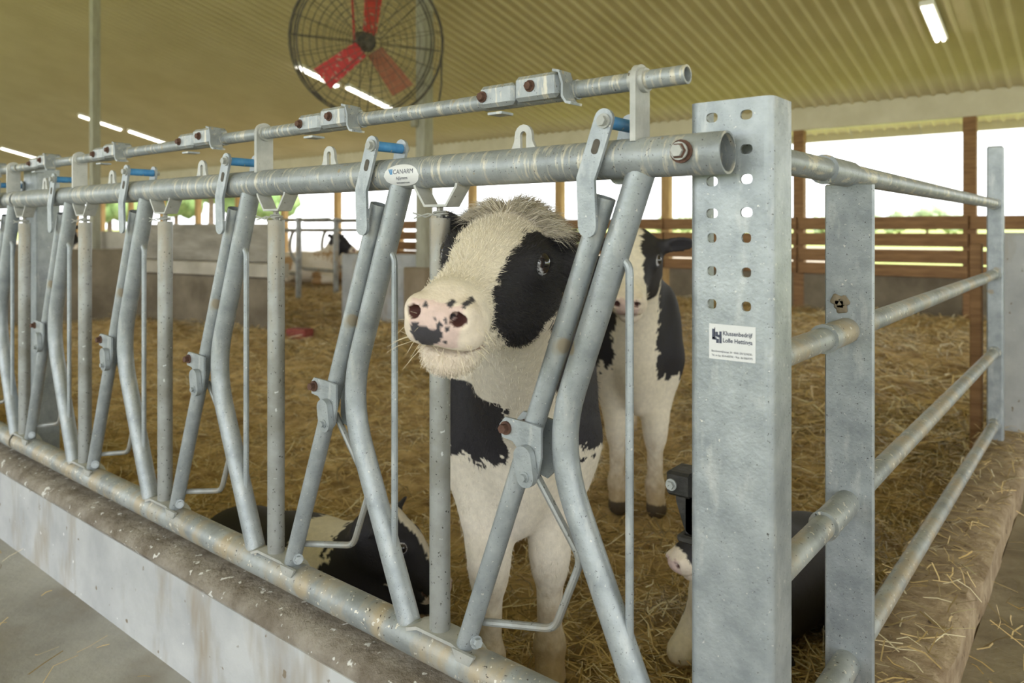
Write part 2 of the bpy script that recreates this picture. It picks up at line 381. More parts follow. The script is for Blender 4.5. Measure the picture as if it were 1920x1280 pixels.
def netting(x0, x1, z0, z1, p=.05, w=.0016):
    g = G()
    x = x0
    while x < x1: g.box((x, YB+.09, (z0+z1)/2), (w, w, z1-z0)); x += p
    z = z0
    while z < z1: g.box(((x0+x1)/2, YB+.09, z), (x1-x0, w, w)); z += p
    return g
for i, k in enumerate(range(-2, 5)):
    x = px0-2.005*k
    struct('window_%d' % (i+1), mesh('netting', netting(x-1.93, x-.07, 1.30, 2.48), M['net'], 0), 'netted opening under the eave')
g = G()
for xx in (-1.9, -2.7): g.tube([(xx, YB-.02, 2.45), (xx+.16, YB-.02, 1.33)], .004, 5)
part('curtain_cord', g, M['net'], wb)
# outside
g = G(); g.box((-20, 760, -.30), (3000, 1500, .1)); struct('ground', mesh('ground', g, M['grass'], 0), 'sunlit grass outside the barn')
g = G(); g.box((-52, 32, -.245), (88, 44, .1)); struct('ground_low_bounce', mesh('ground_low_bounce', g, M['dirt'], 0), 'bare dirt ground added to cut light bounce beyond the stalls')  # added dark ground, lowers the light bounced onto the ceiling
g = G(); g.box((-20, -60, -.30), (400, 100, .1)); struct('ground_front', mesh('ground_front', g, M['grass'], 0), 'grass yard on the open side of the barn')
g = G(); g.box((60, 4, -.30), (80, 12, .1)); struct('ground_end', mesh('ground_end', g, M['grass'], 0), 'grass beyond the barn end')
def blob_crown(c, rx, rz, n, seed):
    r = np.random.default_rng(seed); V = []; F = []; b = 0
    for k in range(n):
        d = r.normal(size=3); d /= np.linalg.norm(d); q = np.array(c)+d*np.array([rx, rx, rz])*r.uniform(.3, .85)
        rad = r.uniform(.28, .5)*min(rx, rz)
        th, ph = np.meshgrid(np.linspace(0, np.pi, 8), np.linspace(0, 2*np.pi, 11)[:-1], indexing='ij')
        p = np.stack([np.sin(th)*np.cos(ph), np.sin(th)*np.sin(ph), np.cos(th)], -1).reshape(-1, 3)
        p = q+p*rad*(.75+.5*nse(p*2.3+q, 1.7)[:, None]); V.append(p)
        i = np.arange(80).reshape(8, 10); j = np.roll(i, -1, 1)
        F.append(np.stack([i[:-1], i[1:], j[1:], j[:-1]], -1).reshape(-1, 4)+b); b += 80
    return np.concatenate(V), np.concatenate(F)
def tree(px, pyb, s, hgt, rx, label, seed, group, lm='leaf'):
    p = at(px, pyb, s); p.z = -.25
    t = thing('tree', label, 'tree', p, group)
    g = G(); g.tube([(p.x, p.y, -.25), (p.x+.1, p.y, hgt*.5)], [.22, .12], 8); part('trunk', g, M['bark'], t)
    v, f = blob_crown((0, 0, hgt*.62), rx, hgt*.38, 26, seed); link('crown', fast_mesh('crown', v, f, M[lm]), t)
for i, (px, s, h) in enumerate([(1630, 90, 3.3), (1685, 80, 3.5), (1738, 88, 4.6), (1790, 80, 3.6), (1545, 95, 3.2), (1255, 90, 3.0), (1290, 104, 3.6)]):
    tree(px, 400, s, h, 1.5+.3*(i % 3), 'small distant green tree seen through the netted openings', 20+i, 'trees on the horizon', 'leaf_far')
for i, (px, s, h) in enumerate([(330, 60, 9), (395, 46, 8.5), (462, 58, 8.5), (505, 72, 8), (205, 50, 7.0), (262, 70, 8)]):
    tree(px, 400, s, h, 2.5, 'leafy green tree beyond the open barn wall above the stalls', 40+i, 'trees beyond the stalls')
for i, (px, s, ln) in enumerate([(600, 28, 8), (700, 36, 9), (470, 42, 8)]):
    p = at(px, 450, s); g = G(); pts = [(p.x-ln/2+ln*k/12, p.y, .35) for k in range(13)]
    g.tube(pts, [.5+.75*min(1, k/2, (12-k)/2)+.1*math.sin(k*1.7) for k in range(13)], 18)
    thing('silage_bag', 'long white plastic silage bag lying outside beyond the stalls', 'silage bag', (0, 0, 0), 'silage bags', mesh('silage_bag', g, M['plastic']))
# ================================================================== BARN FITTINGS
def column(px, s, wid, label, pier):
    p = at(px, 500, s); zt = ceil_z(p.y)
    t = thing('barn_column', label, 'column', (p.x, p.y, 0))
    g = G(); g.box((p.x, p.y, zt/2), (wid, wid, zt), .006); part('post', g, M['grey_post'], t, smooth=0)
    if pier:
        g = G(); g.box((p.x, p.y, .33), (.34, .34, .78), .015); part('pier', g, M['pier'], t, 'brown concrete pier', 0)
        g = G(); g.box((p.x-.06, p.y-wid/2-.03, 2.35), (.07, .06, .16), .008); part('junction_box', g, M['grey_post'], t, smooth=0)
    return p
pc = column(796, 8.3, .14, 'grey column on a brown concrete pier behind the calf', True)
column(178, 9.4, .10, 'slim grey column rising behind the board bunk', False)
def tube_light(px0_, py0, px1, py1, label, group='ceiling tube lights'):
    a = on_ceil(px0_, py0); b = on_ceil(px1, py1); x = (a.x+b.x)/2
    ya, yb = sorted((a.y, b.y)); d = Vector((0, yb-ya, -(yb-ya)*SL)); L_ = d.length; d.normalize()
    c = Vector((x, ya, ceil_z(ya)-.05)); t = thing('tube_light', label, 'ceiling light', (x, (ya+yb)/2, ceil_z((ya+yb)/2)-.05), group)
    nrm = Vector((0, -SL, -1)).normalized()
    R = Matrix((Vector((1, 0, 0)), d, Vector((1, 0, 0)).cross(d))).transposed()
    g = G(); g.box(c+d*L_/2, (.13, L_, .05), .006, R=R); part('housing', g, M['lamp_body'], t, smooth=0)
    for sx in (-.03, .03):
        p0 = c+nrm*.035+Vector((sx, 0, 0)); g = G(); g.tube([p0+d*.03, p0+d*(L_-.03)], .017, 10); part('tube', g, M['lamp'], t)
LB = 'lit white tube light fixed under the ribbed ceiling'
for q in [(-60, 256, -2, 271), (2, 272, 82, 296), (145, 210, 232, 237), (238, 239, 316, 263), (550, 115, 640, 153), (645, 155, 745, 198), (1733, -5, 1768, 63)]:
    tube_light(*q, LB)
# basket fan
FC = at(690, 80, 7.6); fax = (-FWD*.86+RGT*.42-UP*.28).normalized()
fu = fax.cross(UP).normalized(); fv = fu.cross(fax).normalized(); FR = .76
fan = thing('basket_fan', 'large wire basket fan with red blades hanging below the ceiling', 'fan', FC)
def circ(r, off, n=40): return [FC+fax*off+(fu*math.cos(2*math.pi*k/n)+fv*math.sin(2*math.pi*k/n))*r for k in range(n+1)]
g = G()
for r, off in ((FR, .14), (FR, -.14), (FR*.97, .17), (FR*.97, -.17)): g.tube(circ(r, off), .009, 6)
part('rim', g, M['wire'], fan)
g = G()
for sgn in (1, -1):
    for k in range(1, 11): 
        rr = FR*k/11.; g.tube(circ(rr, sgn*(.17+.07*(1-(k/11.)**2)), 28), .0028, 4)
    for k in range(24):
        a = 2*math.pi*k/24; d = fu*math.cos(a)+fv*math.sin(a)
        g.tube([FC+fax*sgn*.24+d*.06, FC+fax*sgn*.215+d*FR*.55, FC+fax*sgn*.14+d*FR], .005 if k % 3 == 0 else .003, 4)
for k in range(24):
    a = 2*math.pi*k/24; d = fu*math.cos(a)+fv*math.sin(a); g.tube([FC+fax*.14+d*FR, FC-fax*.14+d*FR], .003, 4)
part('cage', g, M['wire'], fan)
g = G(); g.tube([FC-fax*.26, FC-fax*.05], .10, 16); g.tube([FC-fax*.05, FC+fax*.10], .05, 12); part('motor', g, M['wire'], fan)
for k, ang in enumerate((math.radians(228), math.radians(318), math.radians(92))):
    d = fu*math.cos(ang)+fv*math.sin(ang); e = fax.cross(d); e = (e*math.cos(.5)+fax*math.sin(.5)).normalized()
    g = G(); n_ = d.cross(e)
    g.prism([(.10, -.09), (.60, -.13), (.60, .13), (.10, .09)], .006, FC+fax*.03, d, e)
    part('blade', g, M['fan_backlit'] if k == 0 else M['fan_red'], fan, 'red blade painted brownish for light showing through' if k == 0 else None, 0)
g = G()
for s_ in (-1, 1): g.tube([FC-fax*.16+fu*.10*s_, FC-fax*.16+fu*.16*s_+UP*(ceil_z(FC.y)-FC.z-.02)], .012, 6)
part('hanger_bracket', g, M['fan_red'], fan)
g = G(); g.tube([FC+fu*-FR+fax*.1, FC+fu*-FR*1.0-UP*.35+fax*.1, FC+fu*-FR*.96-UP*.55+fax*.1], .010, 6); part('pull_chain', g, M['wire'], fan)

# ================================================================== FEED FENCE
ZT, ZB, ZL = 1.251, .4045, 1.362; RT = .029; RB = .031; RL = .0135
X0 = -.933; DX = .5025
cache = {}
def up(name, build, m, root, xk, parent=None, label=None, smooth=35):   # a part of one stanchion, mesh shared between stanchions
    key = name+str(label)+m.name
    if key not in cache: cache[key] = mesh(name, build(), m, smooth)
    o = link(name, cache[key], parent or root, (xk-root.location.x, -root.location.y, -root.location.z) if parent is None else (0, 0, 0))
    if label: o['label'] = label
    return o
def b_divider():
    g = G(); g.tube([(0, 0, .432), (0, 0, 1.168)], .0185, 18, ri=.0155); g.tube([(0, 0, 1.10), (0, 0, 1.19)], .006, 8); return g
def b_bent():
    pts = fillet([(.405, 0, 1.235), (.252, 0, .813), (.429, 0, .415)], .10, 8)
    g = G(); n = len(pts); g.tube([(.413, 0, 1.258)]+pts[1:], .021, 18); return g
def b_neck():
    g = G(); g.tube([(.066, -.004, .437), (.345, -.004, 1.196)], .0168, 18, ri=.0138); return g
def b_guard():
    g = G(); g.tube(fillet([(.358, 0, 1.112), (.384, 0, 1.098), (.384, 0, .53), (.380, 0, .49)], .02, 4), .0062, 10); return g
def b_return():
    g = G(); g.tube(fillet([(.190, .014, .77), (.283, .026, .632), (.232, .026, .507), (.085, .012, .476)], .018, 4), .0065, 10); return g
def b_hanger():
    g = G(); g.ribbon([(-.050, 0, 1.236), (-.046, 0, 1.222), (-.022, 0, 1.190), (.030, 0, 1.190), (.054, 0, 1.222), (.058, 0, 1.236)], .034, .005, (0, 1, 0)); return g
def b_wire():
    g = G(); g.tube([(math.cos(a)*.013+.002, math.sin(a)*.013, 1.172+.004*a/6.28) for a in np.linspace(0, 12.5, 26)], .0016, 5)
    g.tube([(-.05, -.018, 1.178), (-.02, -.015, 1.170), (.0, -.014, 1.176)], .0015, 5); g.tube([(-.045, -.02, 1.168), (-.015, -.015, 1.176), (.012, -.01, 1.172)], .0015, 5); return g
def b_saddle():
    g = G(); g.ribbon([(-.062, 0, .428), (-.035, 0, .4385), (.050, 0, .4385), (.080, 0, .430), (.098, 0, .415)], .048, .006, (0, 1, 0))
    g.prism([(-.02, 0), (.03, 0), (.012, -.03), (-.004, -.03)], .006, (.075, -.0245, .437), (1, 0, 0), (0, 0, 1)); return g
def b_sadbolt():
    g = G(); g.bolt((.092, -.008, .452), (.9, -.35, .15), .0075, .012); return g
def b_pivot():
    pl = [(.160, .835), (.172, .848), (.215, .846), (.243, .842), (.243, .795), (.236, .762), (.222, .748), (.206, .752), (.199, .77), (.200, .80), (.186, .812), (.165, .815)]
    g = G(); g.prism(pl, .005, (0, -.024, 0), (1, 0, 0), (0, 0, 1)); g.prism(pl, .005, (0, .022, 0), (1, 0, 0), (0, 0, 1)); return g
def b_pivbolt():
    g = G(); g.bolt((.174, -.026, .831), (0, -1, 0), .0075, .013); g.tube([(.174, -.028, .831), (.174, .028, .831)], .005, 8); return g
def b_cam():
    g = G(); g.prism(capsule2d([(.216, .795), (.221, .765)], .034), .012, (0, -.0335, 0), (1, 0, 0), (0, 0, 1)); g.bolt((.221, -.039, .765), (0, -1, 0), .006, .008); return g
def slot_plate(path, w, t, y, slot):
    g = G(); g.prism(capsule2d(path, w), t, (0, y, 0), (1, 0, 0), (0, 0, 1)); return g
def b_strap():
    g = slot_plate([(.336, 1.152), (.333, 1.222), (.342, 1.245), (.364, 1.306)], .031, .006, -.0365, None)
    return g
def b_slotshade():
    g = G(); g.prism(capsule2d([(.349, 1.262), (.353, 1.273)], .011), .0012, (0, -.0397, 0), (1, 0, 0), (0, 0, 1)); return g  # dark oval plate stands for the shade inside a slot
def b_strapback():
    g = slot_plate([(.345, 1.232), (.364, 1.306)], .031, .006, .0365, None); return g
def b_roller():
    g = G(); g.tube([(.365, -.033, 1.303), (.365, .033, 1.303)], .0095, 14); return g
def b_strapbolt():
    g = G(); g.bolt((.365, -.0395, 1.303), (0, -1, 0), .0075, .010); return g
def b_strapbolt2():
    g = G(); g.bolt((.365, .0395, 1.303), (0, 1, 0), .0075, .010); return g
def b_lug():
    pl = [(-.028, 0), (-.022, .012), (-.017, .016)]+[(-.017*math.cos(a), .024+.017*math.sin(a)) for a in np.linspace(0, math.pi, 9)]+[(.017, .016), (.022, .012), (.028, 0)]
    g = G()
    inner = [(-.007, .006)]+[(-.007*math.cos(a), .024+.007*math.sin(a)) for a in np.linspace(0, math.pi, 9)]+[(.007, .006)]
    # plate with a slot: two halves of an outline ring
    n = 13; outer = [(-.026, 0), (-.0185, .014)]+[(-.0175*math.cos(a), .024+.0175*math.sin(a)) for a in np.linspace(0, math.pi, 9)]+[(.0185, .014), (.026, 0)]
    inn = [(-.006, .004), (-.006, .012)]+[(-.0065*math.cos(a), .024+.0065*math.sin(a)) for a in np.linspace(0, math.pi, 9)]+[(.006, .012), (.006, .004)]
    v = []; f = []
    for y in (-.003, .003):
        v += [(.19+p[0], y, ZT+RT-.004+p[1]) for p in outer]+[(.19+p[0], y, ZT+RT-.004+p[1]) for p in inn]
    for i in range(n-1):
        f += [(i, i+1, n+i+1, n+i), (2*n+i+1, 2*n+i, 3*n+i, 3*n+i+1), (i+1, i, 2*n+i, 2*n+i+1), (n+i, n+i+1, 3*n+i+1, 3*n+i)]
    return g.add(v, f)
def b_clip():
    g = G(); g.box((.150, -.004, ZL+.004), (.074, .042, .036), .006); g.box((.232, -.004, ZL+.008), (.086, .046, .040), .006)
    g.ribbon([(.272, -.022, ZL+.027), (.284, -.022, ZL+.024), (.290, -.022, ZL+.005), (.290, -.022, ZL-.014), (.297, -.022, ZL-.024), (.306, -.022, ZL-.026)], .03, .004, (0, 1, 0))
    g.box((.145, -.006, ZL-.024), (.03, .03, .004)); g.tube([(.108, 0, ZL), (.295, 0, ZL)], RL+.002, 14); return g
def b_clipbolt():
    g = G(); g.bolt((.122, -.024, ZL+.004), (0, -1, 0), .0065, .009); return g
def b_clipbolt2():
    g = G(); g.bolt((.222, -.026, ZL+.010), (0, -1, 0), .0065, .009); return g
def b_railplate(x):
    n = 12; ou = [(-.021, -.088)]+[(-.021*math.cos(a), .021*math.sin(a)+.002) for a in np.linspace(0, math.pi, n)]+[(.021, -.088)]
    g = G(); g.prism(ou, .009, (x, 0, ZL), (0, 1, 0), (0, 0, 1)); g.tube([(x-.012, 0, ZL), (x+.012, 0, ZL)], RL+.004, 14); return g
def headlock_panel(xa, xb, xs, label, plates, lock_end):
    root = thing('headlock_panel', label, 'feed fence', ((xa+xb)/2, 0, .35), None)
    g = G(); g.tube([(xa, 0, ZT), (xb, 0, ZT)], RT, 28, ri=RT-.003); part('top_rail', g, M['galv_rail'], root)
    g = G(); g.tube([(xa, 0, ZB), (xb+(.08 if xb > -1 else 0), 0, ZB)], RB, 28, ri=RB-.003); part('bottom_rail', g, M['galv_low'], root)
    g = G(); g.tube([(xa, 0, ZL), (lock_end, 0, ZL)], RL, 18, ri=RL-.003); part('lock_bar', g, M['galv_rail'], root)
    for x in plates: part('lock_bar_bracket', b_railplate(x), M['galv_white'], root)
    for x in xs:
        d = up('divider_tube', b_divider, M['galv_old'], root, x)
        up('bent_tube', b_bent, M['galv'], root, x)
        nb = up('neck_bar', b_neck, M['galv'], root, x)
        up('latch_strap', b_strap, M['galv'], root, x, nb); up('slot_shade', b_slotshade, M['wire'], root, x, nb); up('latch_strap', b_strapback, M['galv'], root, x, nb, 'rear latch strap')
        up('roller', b_roller, M['blue'], root, x, nb, 'blue plastic roller'); up('bolt', b_strapbolt, M['galv_white'], root, x, nb, 'galvanised bolt'); up('bolt', b_strapbolt2, M['galv_white'], root, x, nb, 'galvanised rear bolt')
        up('guard_rod', b_guard, M['galv'], root, x); up('return_rod', b_return, M['galv_old'], root, x)
        h = up('hanger_bracket', b_hanger, M['galv_white'], root, x); up('tie_wire', b_wire, M['galv_white'], root, x, h)
        s_ = up('saddle_bracket', b_saddle, M['galv_white'], root, x); up('bolt', b_sadbolt, M['galv'], root, x, s_, 'galvanised pivot bolt')
        p = up('pivot_bracket', b_pivot, M['galv'], root, x); up('bolt', b_pivbolt, M['rust'], root, x, p, 'rusty pivot bolt'); up('cam', b_cam, M['galv'], root, x, p)
        up('lug', b_lug, M['galv_white'], root, x)
        c = up('lock_clip', b_clip, M['galv_rail'], root, x); up('bolt', b_clipbolt, M['rust'], root, x, c, 'rusty clip bolt'); up('bolt', b_clipbolt2, M['rust'], root, x, c, 'rusty hex bolt')
    return root
P1 = headlock_panel(-2.985, -.400, [X0-DX*k for k in range(5)], 'galvanised headlock feed fence with a calf looking through it', [-.532, -1.483, -2.48], -.458)
P2 = headlock_panel(-5.1, -3.0, [X0-DX*k for k in range(5, 8)], 'second headlock feed fence section beyond the slim fence post', [-3.05, -3.50, -4.5], -3.0)
g = G(); g.bolt((-.452, -RT-.001, ZT+.002), (0, -1, 0), .011, .012); bt = part('bolt', g, M['rust'], P1, 'rusty hex bolt fixing the rail to the post')
g = G(); g.bolt((-.452, -RT-.008, ZT+.002), (0, -1, 0), .0085, .010); part('bolt_head', g, M['galv_white'], P1)
# sticker on the top rail
def text_mesh(body, size, bold=False):
    cu = bpy.data.curves.new('t', 'FONT'); cu.body = body; cu.size = size; cu.align_x = 'LEFT'; cu.resolution_u = 3
    if bold: cu.offset = size*.018
    ob = bpy.data.objects.new('t', cu); COL.objects.link(ob)
    bpy.context.view_layer.update(); dg = bpy.context.evaluated_depsgraph_get(); me = ob.evaluated_get(dg).to_mesh()
    v = [tuple(q.co) for q in me.vertices]; f = [tuple(q.vertices) for q in me.polygons]
    ob.evaluated_get(dg).to_mesh_clear(); bpy.data.objects.remove(ob); bpy.data.curves.remove(cu); return v, f
def fit(body, x0, y0, w, h, bold=False, shear=0):                   # text in a box of width w, cap height h
    v, f = text_mesh(body, 1.0, bold); xs = [p[0] for p in v]; ys = [p[1] for p in v]; kx = w/(max(xs)-min(xs)); ky = h/.72
    return [(x0+(p[0]-min(xs))*kx+shear*p[1]*ky, y0+p[1]*ky) for p in v], f
SX = -1.003                                                         # sticker centre along the rail
def wrap(pts, off): return [(SX+u, -math.cos(w/RT)*(RT+off), ZT+math.sin(w/RT)*(RT+off)) for u, w in pts]
g = G(); nu, nv = 24, 10; vs = []; fs = []
a_, b_ = .046, .021
for i in range(nu+1):
    for j in range(nv+1):
        u = -1+2*i/nu; hh = math.sqrt(max(0, 1-u*u)); vs.append((u*a_, -.006+(-1+2*j/nv)*hh*b_))
for i in range(nu):
    for j in range(nv): fs.append((i*(nv+1)+j, (i+1)*(nv+1)+j, (i+1)*(nv+1)+j+1, i*(nv+1)+j+1))
g.add(wrap(vs, .0006), fs); st = part('sticker', g, M['white_sticker'], P1, 'white oval maker sticker with dark lettering')
g = G()
for bdy, x, y, w, h, bo in (('CANARM', -.020, -.0025, .052, .0085, False), ('AgSystems', -.014, -.0125, .030, .0055, False), ('www.canarm.com', -.017, -.0205, .034, .0038, True)):
    p, f = fit(bdy, x, y, w, h, bo); g.add(wrap(p, .0011), f)
part('print', g, M['ink'], st, smooth=0)
g = G()
for k in range(3): g.add(wrap([(-.033+k*.004, .0065), (-.030+k*.004, .0065), (-.026+k*.002, -.003), (-.028+k*.002, -.003)], .0011), [(0, 3, 2, 1)])
part('emblem', g, M['ink_blue'], st, 'blue slanted emblem strokes', 0)
# ------------------------------------------------------------------ corner post: folded channel with punched holes
PX0, PX1, PY, PD, ZP = -.470, -.351, .030, .072, 1.326
post = thing('corner_post', 'broad galvanised corner post with punched holes and a white sticker', 'post', ((PX0+PX1)/2, PY+PD/2, .34))
def holed_sheet():
    g = G(); t = .005; zc = [(ZP-.016-.0475*k) for k in range(7)]
    cols = (PX0+.034, PX0+.083); hw, hh = .0068, .0065
    holes = []
    for ci, cx in enumerate(cols):
        for k, y in enumerate(((220, 282, 340, 400, 446, 508, 570), (214, 279, 335, 398, 446, 511, 575))[ci]):
            q = on_y((1342, 1406)[ci], y, PY); holes.append((cx, q.z, .0085 if k < 4 else .0068, .0068))
    xs = sorted({PX0+.012, PX1-.012}|{c+s*.011 for c in cols for s in (-1, 1)})
    # per column build cells around every hole; plain strips elsewhere
    def quad(x0, x1, z0, z1, y):
        return [(x0, y, z0), (x1, y, z0), (x1, y, z1), (x0, y, z1)]
    for y, flip in ((PY, False), (PY+t, True)):
        for i in range(len(xs)-1):
            x0, x1 = xs[i], xs[i+1]; hs = sorted([h for h in holes if x0 < h[0] < x1], key=lambda h: h[1])
            z = .34
            for (cx, cz, rw, rh) in hs:
                g.add(quad(x0, x1, z, cz-.011, y), [(3, 2, 1, 0) if flip else (0, 1, 2, 3)])
                n = 16; inn = [(cx+rw*math.copysign(abs(math.cos(a))**.8, math.cos(a)), y, cz+rh*math.copysign(abs(math.sin(a))**.8, math.sin(a))) for a in [2*math.pi*k/n+math.pi/4 for k in range(n)]]
                out = []
                for k in range(n):
                    a = 2*math.pi*k/n+math.pi/4; c_, s_ = math.cos(a), math.sin(a); m_ = max(abs(c_), abs(s_))
                    ox = cx+(x1-cx if c_ > 0 else cx-x0)*c_/m_; out.append((ox, y, cz+.011*s_/m_))
                f = [(k, (k+1) % n, n+(k+1) % n, n+k) for k in range(n)]
                g.add(out+inn, [q[::-1] if flip else q for q in f])
                if not flip:
                    g.add(inn+[(p[0], PY+t, p[2]) for p in inn], [(k, (k+1) % n, n+(k+1) % n, n+k) for k in range(n)])
                z = cz+.011
            g.add(quad(x0, x1, z, ZP, y), [(3, 2, 1, 0) if flip else (0, 1, 2, 3)])
    # rounded corners and flanges
    r = .012
    for sgn, xc in ((1, PX1), (-1, PX0)):
        pr = [(xc-sgn*r+sgn*r*math.sin(a), PY+r-r*math.cos(a)) for a in np.linspace(0, math.pi/2, 7)]+[(xc, PY+PD), (xc-sgn*t, PY+PD)]
        pr += [(xc-sgn*r+sgn*(r-t)*math.sin(a), PY+r-(r-t)*math.cos(a)) for a in np.linspace(math.pi/2, 0, 7)]
        n = len(pr); v = [(p[0], p[1], .34) for p in pr]+[(p[0], p[1], ZP) for p in pr]
        f = [(i, (i+1) % n, n+(i+1) % n, n+i) for i in range(n)]
        f = [q if sgn > 0 else q[::-1] for q in f]; g.add(v, f)
        for i in range(6): g.add([(*pr[i], ZP), (*pr[i+1], ZP), (*pr[14-i], ZP), (*pr[15-i], ZP)], [(0, 1, 2, 3) if sgn > 0 else (3, 2, 1, 0)])
        g.add([(*pr[6], ZP), (*pr[7], ZP), (*pr[8], ZP), (*pr[9], ZP)], [(0, 1, 2, 3) if sgn > 0 else (3, 2, 1, 0)])
    g.add([(PX0+.012, PY, ZP), (PX1-.012, PY, ZP), (PX1-.012, PY+t, ZP), (PX0+.012, PY+t, ZP)], [(0, 1, 2, 3)])
    return g
part('channel', holed_sheet(), M['galv'], post)
a = on_y(1330, 606, PY); b = on_y(1417, 681, PY); sw, sh = b.x-a.x, a.z-b.z
g = G(); g.box((a.x+sw/2, PY-.0004, a.z-sh/2), (sw, .0008, sh)); stk = part('sticker', g, M['white_sticker'], post, 'white rectangular installer sticker with logo and address', 0)
g = G()
def flat(pts): return [(a.x+u*sw, PY-.0012, a.z-sh+w*sh) for u, w in pts]
def flat_text(body, x, y, w, h, bold=False):
    p, f = fit(body, x*sw, y*sh, w*sw, h*sh, bold); g.add([(a.x+u, PY-.0012, a.z-sh+w_) for u, w_ in p], f)
flat_text('Klussenbedrijf', .31, .70, .63, .125, True); flat_text('Lolle Hettinga', .31, .50, .63, .125, True)
flat_text('Beuckenswijkstraat 34 • 8565 GN SONDEL', .06, .20, .88, .062); flat_text('Tel. en fax: 0514-603742 • Mob. 06-53607375', .06, .08, .88, .062)
part('print', g, M['ink'], stk, smooth=0)
g = G()
for x0, y0, x1, y1 in ((.07, .86, .13, .58), (.07, .62, .17, .55), (.12, .90, .135, .55), (.14, .78, .20, .64), (.19, .70, .24, .62), (.23, .80, .28, .46), (.16, .58, .22, .46)):
    g.add(flat([(x0, y1), (x1, y1), (x1, y0), (x0, y0)]), [(0, 1, 2, 3)])
part('emblem', g, M['ink'], stk, 'dark square block logo', 0)
# latch fitting behind the post
lt = thing('gate_latch', 'black iron latch fitting clamped behind the corner post', 'latch', (PX0-.004, .10, .70))
lp = at(1276, 905, 1.12)
g = G(); g.box((lp.x+.008, lp.y, lp.z+.005), (.040, .05, .036), .004); g.prism(capsule2d([(lp.x+.012, lp.z-.02), (lp.x+.024, lp.z-.055)], .03), .02, (0, lp.y, 0), (1, 0, 0), (0, 0, 1))
g.box((lp.x+.018, lp.y, lp.z-.075), (.03, .04, .012), .003); g.box((lp.x+.035, lp.y, lp.z-.03), (.05, .02, .1), .003)
part('bracket', g, M['black'], lt); g = G(); g.bolt((lp.x-.002, lp.y-.025, lp.z+.004), (0, -1, 0), .006, .008); part('bolt', g, M['galv_old'], lt)
# ------------------------------------------------------------------ side rails
SXR = -.400
side = thing('side_rail_fence', 'four galvanised pipe rails threaded through a flat upright beside the curb', 'fence', (SXR, 1.2, .25))
rz = (1.254, .955, .626, .321)
for k, z in enumerate(rz):
    g = G(); g.tube([(SXR, PY+.03 if k < 3 else .20, z), (SXR, 1.5, z), (SXR, 2.80, z)], .0205, 18); part('rail', g, M['galv_rail' if k == 0 else 'galv_low'], side)
    g = G(); g.tube([(SXR, .42, z), (SXR, .575, z)], .0245, 18); g.tube([(SXR, .415, z), (SXR, .425, z)], .0262, 18); part('sleeve', g, M['galv_rail' if k == 0 else 'galv_low'], side)
g = G(); g.box((SXR+.004, .565, (1.235+.27)/2), (.088, .012, 1.235-.27), .003); part('upright', g, M['galv'], side)
g = G()
for i, (dx, dz) in enumerate([(0, 0), (.008, .006), (-.006, .008), (.004, -.008)]): g.box((SXR-.012+dx, .557, .985+dz+.02), (.02, .006, .018), .003, R=Matrix.Rotation(i, 3, 'Y'))
part('dung_splat', g, M['dirt'], side, 'dried dung on the upright', 60)
g = G(); g.box((SXR+.022, .61, .975), (.022, .03, .03), .009); g.box((SXR+.018, .63, .985), (.02, .03, .02), .007); part('dung_clod', g, M['dirt'], side, 'dried dung clod on the rail', 60)
ep = thing('end_post', 'tall galvanised end post holding the side rails', 'post', (SXR, 2.82, .2))
g = G(); g.box((SXR, 2.83, .85), (.06, .06, 1.30), .006); part('tube', g, M['galv'], ep)
for z in rz:
    g = G(); g.tube([(SXR, 2.74, z), (SXR, 2.80, z)], .024, 14); part('socket', g, M['galv_rail'], ep)
tp = thing('timber_post', 'dark brown timber post standing behind the end post', 'post', (SXR-.12, 3.15, 0))
g = G(); g.box((SXR-.11, 3.15, .53), (.05, .05, 1.10), .006); part('beam', g, M['wood'], tp, smooth=0)
cp = thing('concrete_post', 'pale weathered post block beside the end post', 'post', (SXR+.17, 3.25, .1))
g = G(); g.box((SXR+.10, 3.14, .62), (.22, .24, 1.02), .012); part('block', g, M['concrete'], cp, smooth=0)
g = G(); g.box((SXR+.24, 3.45, 1.23), (.05, .05, .5), .004); part('steel_stub', g, M['galv'], cp, smooth=0)
fp = thing('fence_post', 'galvanised channel post between the two headlock sections', 'post', (-3.0, .07, .34))
g = G(); g.box((-3.02, .045, .85), (.12, .006, 1.02)); g.box((-3.08, .08, .85), (.006, .072, 1.02)); g.box((-2.96, .08, .85), (.006, .072, 1.02)); part('channel', g, M['galv'], fp, smooth=0)

# ================================================================== BACKGROUND BUNK, STALLS
bk = at(190, 600, 9.6); bk2 = at(530, 600, 8.0)
bunk = thing('board_bunk', 'grey boarded bunk wall with a pale stacked board end', 'bunk', ((bk.x+bk2.x)/2, (bk.y+bk2.y)/2, 0))
dv = (bk2-bk); dv.z = 0; ln = dv.length; dv.normalize(); nv_ = Vector((dv.y, -dv.x, 0)); Rb = Matrix((dv, Vector((-dv.y, dv.x, 0)), UP)).transposed()
for k in range(4):
    g = G(); g.box(bk+dv*.33+UP*(.18+.27*k+.0-bk.z), (.66, .10, .25), .012, R=Rb); part('board', g, M['bunk_light'], bunk, 'pale end board', 0)
for z0, z1, th, mm in ((.78, 1.20, .08, 'bunk'), (.62, .77, .20, 'bunk_light'), (.0, .61, .08, 'dark_conc')):
    g = G(); g.box(bk+dv*(.70+(ln-.7)/2)+UP*((z0+z1)/2-bk.z), (ln-.7, th, z1-z0), .01, R=Rb); part('panel' if mm != 'bunk_light' else 'ledge', g, M[mm], bunk, smooth=0)
